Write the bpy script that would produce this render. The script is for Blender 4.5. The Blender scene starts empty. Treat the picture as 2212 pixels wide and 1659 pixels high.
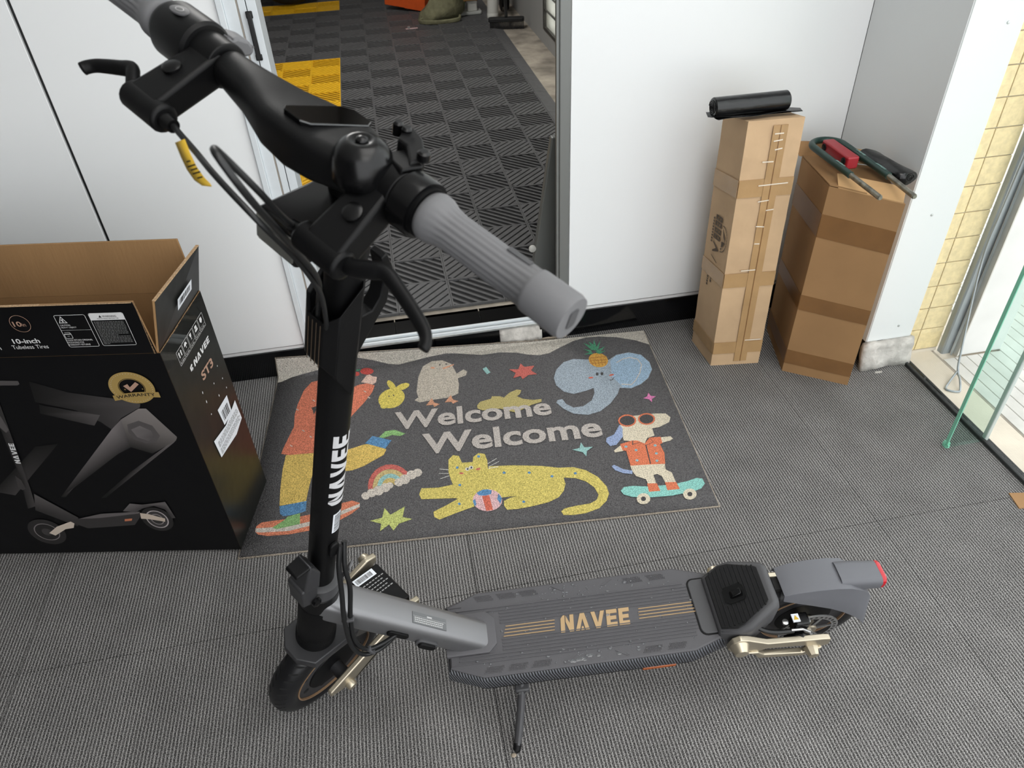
import bpy, bmesh, math, random
from mathutils import Vector as V, Matrix as Mx
from mathutils.geometry import tessellate_polygon
random.seed(11)
scene = bpy.context.scene
COL = scene.collection
PI = math.pi

# ---------------------------------------------------------------- camera
cam_d = bpy.data.cameras.new('camera')
cam = bpy.data.objects.new('camera', cam_d)
COL.objects.link(cam)
cam_d.sensor_width = 36.0
cam_d.lens = 1609.1 / 2212 * 36.0
cam_d.clip_start = 0.02
R_ = V((0.982597, -0.181871, -0.037775)); U_ = V((0.142937, 0.610434, 0.779063)); F_ = V((0.11863, 0.770904, -0.625806))
cam.matrix_world = Mx(((R_.x, U_.x, -F_.x, 0), (R_.y, U_.y, -F_.y, 0), (R_.z, U_.z, -F_.z, 1.45), (0, 0, 0, 1)))
cam_d.dof.use_dof = True
cam_d.dof.focus_distance = 1.5
cam_d.dof.aperture_fstop = 11.0
scene.camera = cam

# ---------------------------------------------------------------- world, light, exposure
world = bpy.data.worlds.new('overcast_sky')
scene.world = world
world.use_nodes = True
wn = world.node_tree.nodes; wl = world.node_tree.links
wn.clear()
bg = wn.new('ShaderNodeBackground'); wo = wn.new('ShaderNodeOutputWorld')
bg.inputs[0].default_value = (0.97, 0.985, 1.0, 1)
bg.inputs[1].default_value = 2.6
wl.new(bg.outputs[0], wo.inputs[0])
scene.view_settings.view_transform = 'Standard'
scene.view_settings.look = 'None'
scene.view_settings.gamma = 1.0
scene.view_settings.use_curve_mapping = False
scene.view_settings.exposure = 0.0

def area_light(name, loc, size, size_y, power, rot=(0, 0, 0), color=(1, 1, 1)):
    d = bpy.data.lights.new(name, 'AREA'); d.shape = 'RECTANGLE'; d.size = size; d.size_y = size_y; d.energy = power; d.color = color
    o = bpy.data.objects.new(name, d); COL.objects.link(o); o.location = loc; o.rotation_euler = rot
    return o

# unseen fill lamps, added overhead to brighten the shop and the back room
area_light('overhead_fill', (.7, .3, 2.70), 1.2, 1.2, 16, color=(1, .98, .95))
area_light('overhead_fill', (.7, -1.0, 2.70), 1.2, 1.2, 16, color=(1, .98, .95))
area_light('back_room_fill', (-.2, 4.2, 2.70), .6, 1.8, 60, color=(1, .98, .95))

# ---------------------------------------------------------------- materials
def lin(c):
    return tuple(((x / 255) / 12.92 if x / 255 <= .04045 else ((x / 255 + .055) / 1.055) ** 2.4) for x in c) + (1,)

def mat(name, rgb, rough=.5, metal=0., spec=.5, noise=None, bump=None, coat=0., stretch=None):
    """noise=(scale, amount 0..1), bump=(scale, distance); stretch=(sx,sy,sz) of object coordinates"""
    m = bpy.data.materials.new(name); m.use_nodes = True
    nt = m.node_tree; b = nt.nodes['Principled BSDF']
    b.inputs['Base Color'].default_value = lin(rgb)
    b.inputs['Roughness'].default_value = rough
    b.inputs['Metallic'].default_value = metal
    b.inputs['Specular IOR Level'].default_value = spec
    if coat: b.inputs['Coat Weight'].default_value = coat; b.inputs['Coat Roughness'].default_value = .08
    if noise or bump:
        tc = nt.nodes.new('ShaderNodeTexCoord'); src = tc.outputs['Object']
        if stretch:
            mp = nt.nodes.new('ShaderNodeMapping'); mp.inputs['Scale'].default_value = stretch
            nt.links.new(src, mp.inputs[0]); src = mp.outputs[0]
    if noise:
        n = nt.nodes.new('ShaderNodeTexNoise'); n.inputs['Scale'].default_value = noise[0]; n.inputs['Detail'].default_value = 4
        nt.links.new(src, n.inputs['Vector'])
        r = nt.nodes.new('ShaderNodeValToRGB'); a = noise[1]; c = lin(rgb)
        r.color_ramp.elements[0].position = .3; r.color_ramp.elements[1].position = .7
        r.color_ramp.elements[0].color = tuple(x * (1 - a) for x in c[:3]) + (1,)
        r.color_ramp.elements[1].color = tuple(min(1, x * (1 + a)) for x in c[:3]) + (1,)
        nt.links.new(n.outputs[0], r.inputs[0]); nt.links.new(r.outputs[0], b.inputs['Base Color'])
    if bump:
        n2 = nt.nodes.new('ShaderNodeTexNoise'); n2.inputs['Scale'].default_value = bump[0]; n2.inputs['Detail'].default_value = 3
        nt.links.new(src, n2.inputs['Vector'])
        bp = nt.nodes.new('ShaderNodeBump'); bp.inputs['Strength'].default_value = 1; bp.inputs['Distance'].default_value = bump[1]
        nt.links.new(n2.outputs[0], bp.inputs['Height']); nt.links.new(bp.outputs[0], b.inputs['Normal'])
    return m

# ---------------------------------------------------------------- mesh building
def ident(p): return p

class Mb:
    def __init__(s): s.v = []; s.f = []; s.mi = []; s.cur = 0
    def add(s, vs, fs):
        o = len(s.v); s.v += [V(p) for p in vs]
        for f in fs: s.f.append([i + o for i in f]); s.mi.append(s.cur)
        return s
    def box(s, lo, hi):
        x0, y0, z0 = lo; x1, y1, z1 = hi
        return s.hexa([(x0, y0, z0), (x1, y0, z0), (x1, y1, z0), (x0, y1, z0), (x0, y0, z1), (x1, y0, z1), (x1, y1, z1), (x0, y1, z1)])
    def hexa(s, p):
        return s.add(p, [(0, 3, 2, 1), (4, 5, 6, 7), (0, 1, 5, 4), (1, 2, 6, 5), (2, 3, 7, 6), (3, 0, 4, 7)])
    def loft(s, rings, cap=True, closed=True):
        n = len(rings[0]); vs = [p for r in rings for p in r]; fs = []
        for i in range(len(rings) - 1):
            for j in range(n if closed else n - 1):
                k = (j + 1) % n
                fs.append((i * n + j, i * n + k, (i + 1) * n + k, (i + 1) * n + j))
        if cap: fs.append(tuple(range(n))[::-1]); fs.append(tuple((len(rings) - 1) * n + j for j in range(n)))
        return s.add(vs, fs)
    def prism(s, poly, lo, hi, fn=None):
        """poly 2D, extruded lo..hi along third axis; fn(u,v,w)->3D"""
        fn = fn or (lambda u, v, w: (u, v, w))
        return s.loft([[fn(u, v, lo) for u, v in poly], [fn(u, v, hi) for u, v in poly]])
    def tube(s, path, r, n=10, cap=True, flat=1.):
        P = [V(p) for p in path]; m = len(P)
        rr = r if isinstance(r, (list, tuple)) else [r] * m
        T = [(P[min(i + 1, m - 1)] - P[max(i - 1, 0)]).normalized() for i in range(m)]
        a = V((0, 0, 1)) if abs(T[0].z) < .9 else V((1, 0, 0))
        nrm = (a - T[0] * a.dot(T[0])).normalized(); rings = []
        for i in range(m):
            nrm = (nrm - T[i] * nrm.dot(T[i])).normalized(); bn = T[i].cross(nrm)
            rings.append([P[i] + nrm * math.cos(2 * PI * k / n) * rr[i] + bn * math.sin(2 * PI * k / n) * rr[i] * flat for k in range(n)])
        return s.loft(rings, cap)
    def lathe(s, prof, fn, n=32, cap=True, a0=0, a1=2 * PI):
        """prof [(r,h)], fn(x,y,h)->3D"""
        full = abs(a1 - a0 - 2 * PI) < 1e-6
        m = n if full else n + 1
        rings = [[fn(r * math.cos(a0 + (a1 - a0) * k / n), r * math.sin(a0 + (a1 - a0) * k / n), h) for k in range(m)] for r, h in prof]
        return s.loft(rings, cap and full, full)
    def poly(s, pts):
        tri = tessellate_polygon([[V((p[0], p[1], 0)) if len(p) == 2 else V(p) for p in pts]])
        return s.add([V((p[0], p[1], 0)) if len(p) == 2 else V(p) for p in pts], [tuple(t) for t in tri])
    def build(s, name, m, parent=None, T=None, bevel=0, seg=2, smooth=True, ang=35, solid=0, label=None, category=None, group=None, kind=None):
        me = bpy.data.meshes.new(name)
        vs = [T(p) if T else p for p in s.v]
        me.from_pydata([tuple(p) for p in vs], [], s.f)
        ms = m if isinstance(m, (list, tuple)) else [m]
        for x in ms: me.materials.append(x)
        if len(ms) > 1:
            for p, i in zip(me.polygons, s.mi): p.material_index = i
        bm = bmesh.new(); bm.from_mesh(me)
        bmesh.ops.recalc_face_normals(bm, faces=bm.faces)
        for f in bm.faces: f.smooth = smooth
        if smooth:
            for e in bm.edges:
                if len(e.link_faces) == 2 and e.calc_face_angle(0) > math.radians(ang): e.smooth = False
        bm.to_mesh(me); bm.free()
        o = bpy.data.objects.new(name, me); COL.objects.link(o)
        if parent: o.parent = parent
        if solid:
            md = o.modifiers.new('thickness', 'SOLIDIFY'); md.thickness = solid; md.offset = -1
        if bevel:
            md = o.modifiers.new('bevel', 'BEVEL'); md.width = bevel; md.segments = seg; md.limit_method = 'ANGLE'; md.angle_limit = math.radians(30)
        tag(o, label, category, group, kind)
        return o

def tag(o, label=None, category=None, group=None, kind=None):
    if label: o['label'] = label
    if category: o['category'] = category
    if group: o['group'] = group
    if kind: o['kind'] = kind
    return o

def empty(name, loc, label=None, category=None, group=None, kind=None):
    o = bpy.data.objects.new(name, None); COL.objects.link(o); o.location = loc; o.empty_display_size = .05
    return tag(o, label, category, group, kind)

def rrect(w, h, r, n=4):
    pts = []
    for cx, cy, a in ((w / 2 - r, h / 2 - r, 0), (-w / 2 + r, h / 2 - r, PI / 2), (-w / 2 + r, -h / 2 + r, PI), (w / 2 - r, -h / 2 + r, 1.5 * PI)):
        for k in range(n + 1):
            t = a + PI / 2 * k / n; pts.append((cx + r * math.cos(t), cy + r * math.sin(t)))
    return pts

def spline(pts, n=6):
    P = [V(p) for p in pts]; out = []
    for i in range(len(P) - 1):
        p0 = P[max(i - 1, 0)]; p1 = P[i]; p2 = P[i + 1]; p3 = P[min(i + 2, len(P) - 1)]
        for k in range(n):
            t = k / n
            out.append(.5 * ((2 * p1) + (p2 - p0) * t + (2 * p0 - 5 * p1 + 4 * p2 - p3) * t * t + (3 * p1 - p0 - 3 * p2 + p3) * t ** 3))
    out.append(P[-1]); return out

def parse(s, k): return [(float(a) / k, float(b) / k) for a, b in (q.split(',') for q in s.split())]

_FONT = {}
def text_mb(body, width=None, height=None, bold=0.):
    """flat lettering as triangles, origin at lower left, in x,y"""
    cu = bpy.data.curves.new('lettering', 'FONT'); cu.body = body; cu.offset = bold; cu.resolution_u = 3
    ob = bpy.data.objects.new('lettering', cu); COL.objects.link(ob)
    dg = bpy.context.evaluated_depsgraph_get(); dg.update()
    me = bpy.data.meshes.new_from_object(ob.evaluated_get(dg))
    vs = [v.co.copy() for v in me.vertices]; fs = [tuple(p.vertices) for p in me.polygons]
    bpy.data.objects.remove(ob); bpy.data.curves.remove(cu); bpy.data.meshes.remove(me)
    x0 = min(v.x for v in vs); x1 = max(v.x for v in vs); y0 = 0 if any(c in body for c in 'gpqy,') else min(v.y for v in vs); y1 = max(v.y for v in vs)
    sx = width / (x1 - x0) if width else None; sy = height / (y1 - y0) if height else None
    sx = sx or sy; sy = sy or sx
    mb = Mb(); mb.add([V(((v.x - x0) * sx, (v.y - y0) * sy, 0)) for v in vs], fs)
    return mb

LET = {'N': ([[(0, 0), (0, .82), (.18, 1), (.32, 1), (.32, 0)], [(.38, 1), (.38, .6), (.68, 0), (1, 0), (1, 1), (.7, 1), (.7, .5)]], 1.0),
       'A': ([[(0, 0), (.36, 1), (.7, 1), (1.06, 0), (.75, 0), (.53, .68), (.31, 0)], [(.4, 0), (.66, 0), (.59, .22), (.47, .22)]], 1.06),
       'V': ([[(0, 1), (.36, 0), (.7, 0), (1.06, 1), (.75, 1), (.53, .32), (.31, 1)]], 1.06),
       'E': ([[(0, 0), (0, 1), (.82, 1), (.82, .77), (.3, .77), (.3, .61), (.76, .61), (.76, .39), (.3, .39), (.3, .23), (.82, .23), (.82, 0)]], .82)}
def stencil(word, width, height, skew=0., gap=.14):
    """blocky stencil letters, returned as list of polygons (x,y)"""
    x = 0; out = []
    for c in word:
        ps, w = LET[c]
        for p in ps: out.append([(x + u, v) for u, v in p])
        x += w + gap
    k = width / (x - gap + skew)
    return [[((u + v * skew) * k, v * height) for u, v in p] for p in out]
# ---------------------------------------------------------------- carpet, mats, walls: materials
def carpet_material():
    m = bpy.data.materials.new('ribbed_carpet'); m.use_nodes = True
    nt = m.node_tree; N = nt.nodes; L = nt.links; b = N['Principled BSDF']
    b.inputs['Roughness'].default_value = .95; b.inputs['Specular IOR Level'].default_value = .1
    geo = N.new('ShaderNodeNewGeometry'); sep = N.new('ShaderNodeSeparateXYZ'); L.new(geo.outputs['Position'], sep.inputs[0])
    # slight wobble of the loops along each rib
    nw = N.new('ShaderNodeTexNoise'); nw.inputs['Scale'].default_value = 120; L.new(geo.outputs['Position'], nw.inputs['Vector'])
    ma = N.new('ShaderNodeMath'); ma.operation = 'MULTIPLY_ADD'; L.new(nw.outputs[0], ma.inputs[0]); ma.inputs[1].default_value = .0016; L.new(sep.outputs[0], ma.inputs[2])
    ph = N.new('ShaderNodeMath'); ph.operation = 'MULTIPLY'; L.new(ma.outputs[0], ph.inputs[0]); ph.inputs[1].default_value = 2 * PI / .0071
    sn = N.new('ShaderNodeMath'); sn.operation = 'SINE'; L.new(ph.outputs[0], sn.inputs[0])
    hf = N.new('ShaderNodeMath'); hf.operation = 'MULTIPLY_ADD'; L.new(sn.outputs[0], hf.inputs[0]); hf.inputs[1].default_value = .5; hf.inputs[2].default_value = .5
    pk = N.new('ShaderNodeMath'); pk.operation = 'POWER'; L.new(hf.outputs[0], pk.inputs[0]); pk.inputs[1].default_value = 2.0; hf = pk
    mp = N.new('ShaderNodeMapping'); mp.inputs['Scale'].default_value = (420, 520, 420); L.new(geo.outputs['Position'], mp.inputs[0])
    nz = N.new('ShaderNodeTexNoise'); nz.inputs['Scale'].default_value = 1; nz.inputs['Detail'].default_value = 2; L.new(mp.outputs[0], nz.inputs['Vector'])
    mul = N.new('ShaderNodeMath'); mul.operation = 'MULTIPLY_ADD'; L.new(nz.outputs[0], mul.inputs[0]); mul.inputs[1].default_value = 2.1; mul.inputs[2].default_value = -.85
    sm = N.new('ShaderNodeMath'); sm.operation = 'MULTIPLY_ADD'; L.new(hf.outputs[0], sm.inputs[0]); sm.inputs[1].default_value = .55; L.new(mul.outputs[0], sm.inputs[2])
    rp = N.new('ShaderNodeValToRGB'); e = rp.color_ramp.elements
    e[0].position = .0; e[0].color = lin((54, 53, 53)); e[1].position = .9; e[1].color = lin((190, 188, 186))
    e2 = rp.color_ramp.elements.new(.35); e2.color = lin((114, 112, 111))
    L.new(sm.outputs[0], rp.inputs[0])
    n3 = N.new('ShaderNodeTexNoise'); n3.inputs['Scale'].default_value = 9; n3.inputs['Detail'].default_value = 5; L.new(geo.outputs['Position'], n3.inputs['Vector'])
    r3 = N.new('ShaderNodeMapRange'); r3.inputs[1].default_value = .3; r3.inputs[2].default_value = .7; r3.inputs[3].default_value = .86; r3.inputs[4].default_value = 1.08; L.new(n3.outputs[0], r3.inputs[0])
    mx = N.new('ShaderNodeMix'); mx.data_type = 'RGBA'; mx.blend_type = 'MULTIPLY'; mx.inputs[0].default_value = 1
    L.new(rp.outputs[0], mx.inputs[6]); L.new(r3.outputs[0], mx.inputs[7]); L.new(mx.outputs[2], b.inputs['Base Color'])
    bp = N.new('ShaderNodeBump'); bp.inputs['Distance'].default_value = .0022; L.new(sm.outputs[0], bp.inputs['Height']); L.new(bp.outputs[0], b.inputs['Normal'])
    return m
M = {}
M['carpet'] = carpet_material()
M['wall'] = mat('glossy_white_panel', (236, 238, 239), .28, spec=.4, bump=(1.3, .002))
M['wall_return'] = mat('shaded_white_panel', (224, 227, 227), .35, spec=.4, bump=(1.3, .002))  # same white panel, shade mixed into its colour for pillar and return
M['side_wall'] = mat('low_bounce_grey', (96, 94, 92), .7)  # darkened to cut light bouncing off the unseen walls
M['wall_seam'] = mat('dark_joint', (28, 30, 30), .6)
M['black_tile'] = mat('polished_black_tile', (10, 11, 13), .12, spec=.5, bump=(6, .0004))
M['white_line'] = mat('white_edge_trim', (222, 222, 222), .35)
M['alu_white'] = mat('white_powder_coated_aluminium', (214, 220, 224), .35, noise=(30, .03))
M['alu'] = mat('brushed_aluminium', (196, 200, 200), .32, metal=.7, noise=(60, .1))
M['grey_frame'] = mat('grey_anodised_frame', (122, 124, 122), .4, metal=.25)
M['black_plastic'] = mat('black_plastic', (16, 16, 17), .42, spec=.4)
M['tan_strip'] = mat('tan_sealing_strip', (160, 152, 142), .6)
M['plaster'] = mat('flaking_white_plaster', (196, 192, 186), .9, noise=(25, .25), bump=(40, .006))
M['old_wood'] = mat('worn_beige_edge', (150, 138, 122), .9, noise=(60, .3), bump=(90, .003))
M['cream_tile'] = mat('cream_wall_tile', (226, 206, 156), .5, noise=(70, .12), bump=(120, .0006))
M['grout'] = mat('grey_grout', (172, 164, 146), .9)
M['inner_wall'] = mat('inner_room_wall', (150, 150, 148), .8)
M['concrete'] = mat('stained_concrete', (150, 142, 130), .9, noise=(7, .45), bump=(60, .002))
M['sand_floor'] = mat('sandy_concrete', (212, 202, 186), .9, noise=(6, .1), bump=(70, .001))
M['pale_board'] = mat('pale_grey_board', (206, 204, 198), .8, noise=(14, .08))
M['white_paint'] = mat('outdoor_white_paint', (224, 224, 222), .7, noise=(10, .05))
M['dark_rubber_strip'] = mat('dark_rubber_seal', (44, 46, 46), .7, noise=(40, .3))
M['galvanised'] = mat('galvanised_steel', (158, 166, 170), .38, metal=.45, noise=(35, .25), stretch=(1, 1, .12))

def glass_material(name, tint, refl=.05):
    m = bpy.data.materials.new(name); m.use_nodes = True
    nt = m.node_tree; nt.nodes.clear()
    o = nt.nodes.new('ShaderNodeOutputMaterial'); t = nt.nodes.new('ShaderNodeBsdfTransparent'); g = nt.nodes.new('ShaderNodeBsdfGlossy'); mx = nt.nodes.new('ShaderNodeMixShader'); lw = nt.nodes.new('ShaderNodeLayerWeight')
    t.inputs[0].default_value = tint; g.inputs['Roughness'].default_value = .02; lw.inputs[0].default_value = .5
    pw_ = nt.nodes.new('ShaderNodeMath'); pw_.operation = 'POWER'; pw_.inputs[1].default_value = 4.0; nt.links.new(lw.outputs['Facing'], pw_.inputs[0])
    ma = nt.nodes.new('ShaderNodeMath'); ma.operation = 'MULTIPLY_ADD'; ma.inputs[1].default_value = .7; ma.inputs[2].default_value = refl * .6; nt.links.new(pw_.outputs[0], ma.inputs[0])
    nt.links.new(ma.outputs[0], mx.inputs[0]); nt.links.new(t.outputs[0], mx.inputs[1]); nt.links.new(g.outputs[0], mx.inputs[2]); nt.links.new(mx.outputs[0], o.inputs[0])
    return m
M['glass'] = glass_material('clear_glass', (.965, .975, .972, 1))
M['glass_green'] = glass_material('green_tinted_glass', (.86, .95, .92, 1))
M['glass_edge'] = mat('green_glass_edge', (146, 222, 192), .15, spec=.5)
M['glass_edge'].node_tree.nodes['Principled BSDF'].inputs['Transmission Weight'].default_value = .15

# ---------------------------------------------------------------- room shell
floor = Mb().box((-3.2, -1.7, -.06), (1.496, 2.06, -.006)).build('floor', M['dark_rubber_strip'], kind='structure')
for ix in range(-4, 2):
    for iy in range(-5, 2):
        x0 = max(.057 + ix, -3.2); x1 = min(1.057 + ix, 1.490); y0 = max(.048 + iy, -1.7); y1 = min(1.048 + iy, 2.0)
        if x1 - x0 < .01 or y1 - y0 < .01 or x0 > 1.5: continue
        Mb().box((x0 + .0008, y0 + .0008, -.006), (x1 - .0008, y1 - .0008, 0)).build('carpet_tile', M['carpet'], floor)
ceil = Mb().box((-3.2, -1.7, 2.75), (1.53, 7.9, 2.85)).build('ceiling', M['white_paint'], kind='structure')
wl_ = Mb().box((-3.3, -1.7, 0), (-3.2, 2.0, 2.75)).build('wall_left', M['side_wall'], kind='structure')

wrr = Mb().box((-3.3, -1.8, 0), (-1.0, -1.7, 2.75)).build('rear_light_block', M['side_wall'], kind='structure')  # unseen, added to block light from behind on the left
# back wall: white panels above a black plinth, doorway between x=-.342 and .504
wb = Mb().box((-3.2, 2.012, 0), (-.346, 2.12, 2.75)).box((.506, 2.012, .0), (1.36, 2.12, 2.75)).box((-.346, 2.012, 2.1), (.506, 2.12, 2.75)).build('wall_back', M['wall_seam'], kind='structure')
def panel(x0, x1, z0, z1, y0=2.0, y1=2.012): return Mb().box((x0, y0, z0), (x1, y1, z1)).build('wall_panel', M['wall'], wb, bevel=.0012)
panel(-3.19, -2.0, .108, 2.74); panel(-1.994, -.789, .108, 2.74); panel(-.780, -.345, .108, 2.74); panel(.507, 1.3455, .108, 2.74); panel(-.345, .507, 2.1, 2.74)
Mb().box((-3.19, 2.003, .094), (-.345, 2.013, .104)).build('trim_1', M['white_line'], kind='structure')
Mb().box((.507, 2.003, .094), (1.346, 2.013, .104)).build('trim_2', M['white_line'], kind='structure')
Mb().box((-3.19, 1.998, .0), (-.35, 2.013, .094)).build('baseboard_left', M['black_tile'], bevel=.001, kind='structure')
Mb().box((.41, 1.998, .0), (1.346, 2.013, .094)).build('baseboard_right', M['black_tile'], bevel=.001, kind='structure')

# return wall (faces left) and the white pillar face on the right
wr = Mb().box((1.360, 1.645, 0), (1.50, 2.14, 2.75)).build('wall_right', M['wall_seam'], kind='structure')
Mb().box((1.346, 1.632, .088), (1.360, 2.0, 2.74)).build('wall_panel', M['wall_return'], wr, bevel=.001)
Mb().box((1.348, 1.630, .088), (1.4935, 1.645, 2.74)).build('wall_panel', M['wall_return'], wr, bevel=.002)
for px, pz in ((1.452, .98), (1.424, .50), (1.44, .135), (1.358, .62)):
    if px > 1.36: Mb().lathe([(.004, 0), (.0035, .0015), (.0012, .0022)], lambda x, y, h, px=px, pz=pz: (px + x, 1.630 - h, pz + y), 12).build('screw_head', M['alu'], wr)
# exposed plaster foot below the pillar panel, with a patch of old cream tile
pf = Mb()
random.seed(4)
rows = [[(1.335 + .16 * i / 10, 1.634 + random.uniform(-.007, .004) - .012 * (1 - j / 4) , .09 * j / 4) for i in range(11)] for j in range(5)]
pf.loft(rows, False, False)
pf.build('plaster_foot', M['plaster'], wr, solid=.02)
for k in range(3): Mb().box((1.425 + .022 * k, 1.6165, .050), (1.445 + .022 * k, 1.631, .0875)).build('tile_fragment', M['cream_tile'], wr, bevel=.0015)
random.seed(11)
# left jamb: white aluminium sliding-door stile with grooves
door = empty('door_1', (-.3, 2.0, 0), kind='structure')
def dpart(name, m, lo, hi, bev=.001, **k): return Mb().box(lo, hi).build(name, m, door, T=lambda p: p - V((-.3, 2.0, 0)), bevel=bev, **k)
dpart('frame_profile', M['alu_white'], (-.346, 1.990, .0), (-.330, 2.10, 2.1), .002)
dpart('frame_profile', M['alu_white'], (-.330, 1.998, .0), (-.301, 2.10, 2.1))
dpart('sealing_strip', M['tan_strip'], (-.301, 2.0005, .07), (-.2965, 2.10, 2.1))
dpart('frame_profile', M['alu_white'], (-.2965, 1.998, .07), (-.2795, 2.10, 2.1))
dpart('shadow_groove', M['wall_seam'], (-.2795, 2.002, .07), (-.2775, 2.10, 2.1), 0)
dpart('frame_profile', M['alu_white'], (-.2775, 1.998, .07), (-.2555, 2.10, 2.1))
h = Mb().box((-.2835, 1.990, .951), (-.2680, 1.998, .965)).box((-.2835, 1.990, 1.045), (-.2680, 1.998, 1.061)).box((-.2815, 1.984, .953), (-.2700, 1.992, 1.059))
h.build('pull_handle', M['black_plastic'], door, T=lambda p: p - V((-.3, 2.0, 0)), bevel=.002)
dpart('frame_profile', M['grey_frame'], (.466, 1.998, .07), (.474, 2.011, 2.1))
dpart('frame_profile', M['grey_frame'], (.474, 1.994, .07), (.505, 2.012, 2.1), .003)
dpart('frame_profile', M['alu_white'], (-.346, 1.995, 2.08), (.505, 2.10, 2.1))
# threshold: black kick tiles, aluminium track, polished black sill
sill = empty('trim_3', (0, 2.0, 0), kind='structure')
def spart(name, m, lo, hi, bev=.001): return Mb().box(lo, hi).build(name, m, sill, T=lambda p: p - V((0, 2.0, 0)), bevel=bev)
spart('kick_tile', M['black_tile'], (-.345, 2.004, 0), (.06, 2.02, .058)); spart('kick_tile', M['black_tile'], (.062, 2.004, 0), (.275, 2.02, .058))
spart('track_base', M['alu'], (-.345, 2.000, .059), (.47, 2.034, .067)); spart('track_rail', M['alu_white'], (-.345, 2.001, .067), (.47, 2.008, .075)); spart('track_rail', M['alu_white'], (-.345, 2.022, .067), (.47, 2.032, .076))
for k in range(3): spart('sill_tile', M['black_tile'], (-.345 + .285 * k, 2.036, .0), (-.345 + .285 * k + .2835, 2.135, .066))
# broken plaster edge where the kick tile is missing
pr = Mb(); random.seed(3)
rows = [[(.276 + .14 * i / 12, 2.004 - .012 * (1 - j / 3) + random.uniform(-.004, .004), .058 * j / 3) for i in range(13)] for j in range(4)]
pr.loft(rows, False, False).build('broken_plaster', M['plaster'], sill, T=lambda p: p - V((0, 2.0, 0)), solid=.02)
er = Mb()
rows = [[(-.12 + .62 * i / 40, 1.992 + random.uniform(-.003, .003), .004), (-.12 + .62 * i / 40, 2.006, .010 + random.uniform(-.003, .003))] for i in range(41)]
er.loft(rows, False, False).build('carpet_edge', M['old_wood'], sill, T=lambda p: p - V((0, 2.0, 0)), solid=.004)
random.seed(11)
# ---------------------------------------------------------------- back room behind the doorway
Mb().box((-1.75, 2.12, 0), (1.15, 7.8, .066)).build('floor_back_room', M['concrete'], kind='structure')
Mb().box((-1.85, 2.12, 0), (-1.75, 7.8, 2.75)).build('wall_back_room_left', M['inner_wall'], kind='structure')
Mb().box((-1.85, 7.8, 0), (1.25, 7.9, 2.75)).build('wall_back_room_far', M['inner_wall'], kind='structure')
rw = Mb().box((1.15, 2.12, 0), (1.25, 3.4, 2.75)).box((1.15, 3.4, 0), (1.25, 5.30, .165)).box((1.15, 3.4, 1.5), (1.25, 5.30, 2.75)).box((1.15, 5.30, 0), (1.25, 7.8, 2.75))
rw.build('wall_back_room_right', M['inner_wall'], kind='structure')
M['frosted'] = mat('frosted_window_glass', (236, 236, 226), .6)
M['frosted'].node_tree.nodes['Principled BSDF'].inputs['Transmission Weight'].default_value = .9
M['dark_frame'] = mat('dark_window_frame', (58, 56, 52), .6)
win = empty('window_1', (1.16, 4.35, .165), kind='structure')
wT = lambda p: p - V((1.16, 4.35, .165))
fr = Mb().box((1.145, 3.4, .165), (1.185, 5.30, .185)).box((1.145, 5.27, .185), (1.185, 5.30, 1.5)).box((1.145, 3.4, 1.48), (1.185, 5.27, 1.5)).box((1.145, 3.4, .185), (1.185, 3.43, 1.48))
fr.build('window_frame', M['dark_frame'], win, T=wT)
for k in range(1, 13): Mb().box((1.150, 3.43, .185 + k * .1), (1.172, 5.27, .19 + k * .1)).build('glazing_bar', M['dark_frame'], win, T=wT)
for k in range(4): Mb().box((1.162, 3.43 + k * .46, .185), (1.166, 3.43 + k * .46 + .455, 1.48)).build('pane', M['frosted'], win, T=wT)

# interlocking ribbed floor tiles: one mesh for each colour, shared by all tiles
M['tile_grey'] = mat('charcoal_plastic_tile', (84, 84, 85), .5, spec=.35, noise=(40, .15))
M['tile_dark'] = mat('black_tile_base', (14, 14, 15), .7)
M['tile_yellow'] = mat('yellow_plastic_tile', (222, 172, 30), .5, spec=.4, noise=(40, .1))
M['tile_ydark'] = mat('amber_tile_base', (112, 78, 10), .7)
CX, CY = .1835, .179
SLATS = []
def tile_mesh(name, mats, slats=True):
    mb = Mb(); mb.cur = 1; mb.box((.001, .001, 0), (2 * CX - .001, 2 * CY - .001, .002)); mb.cur = 0
    z0, z1, w = .0015, .0105, .0055
    for i in range(2):
        for j in range(2):
            x0, y0, x1, y1 = i * CX, j * CY, (i + 1) * CX, (j + 1) * CY
            mb.box((x0 + .0006, y0 + .0006, z0), (x0 + w, y1 - .0006, z1)).box((x1 - w, y0 + .0006, z0), (x1 - .0006, y1 - .0006, z1))
            mb.box((x0 + w, y0 + .0006, z0), (x1 - w, y0 + w, z1)).box((x0 + w, y1 - w, z0), (x1 - w, y1 - .0006, z1))
            s = 1 if (i + j) % 2 == 1 else -1      # slats run / or \
            a0, b0, a1, b1 = x0 + w, y0 + w, x1 - w, y1 - w
            n = 9; span = (a1 - a0) + (b1 - b0); hw = span / n * (.37 if s == 1 else .19); zs = z1 if s == 1 else z1 - .003
            for k in range(n):
                c = (k + .5) / n * span              # line: (x-a0) + (y-b0) = c for s=-1 ; mirrored for s=1
                quad = []
                for cc in (c - hw, c + hw):
                    cc = min(max(cc, 0), span)
                    p = (min(cc, a1 - a0), max(0, cc - (a1 - a0))); q = (max(0, cc - (b1 - b0)), min(cc, b1 - b0))
                    quad.append((p, q))
                (p1, q1), (p2, q2) = quad
                pts = [p1, p2, q2, q1]
                pts = [((a1 - u) if s == 1 else (a0 + u), b0 + v) for u, v in pts]
                if slats: mb.prism(pts, z0, zs)
                else: SLATS.append(Mb().prism(pts, z0, zs).build('slat', mats[0], smooth=False))
    o = mb.build(name, mats, smooth=False); return o
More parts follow.
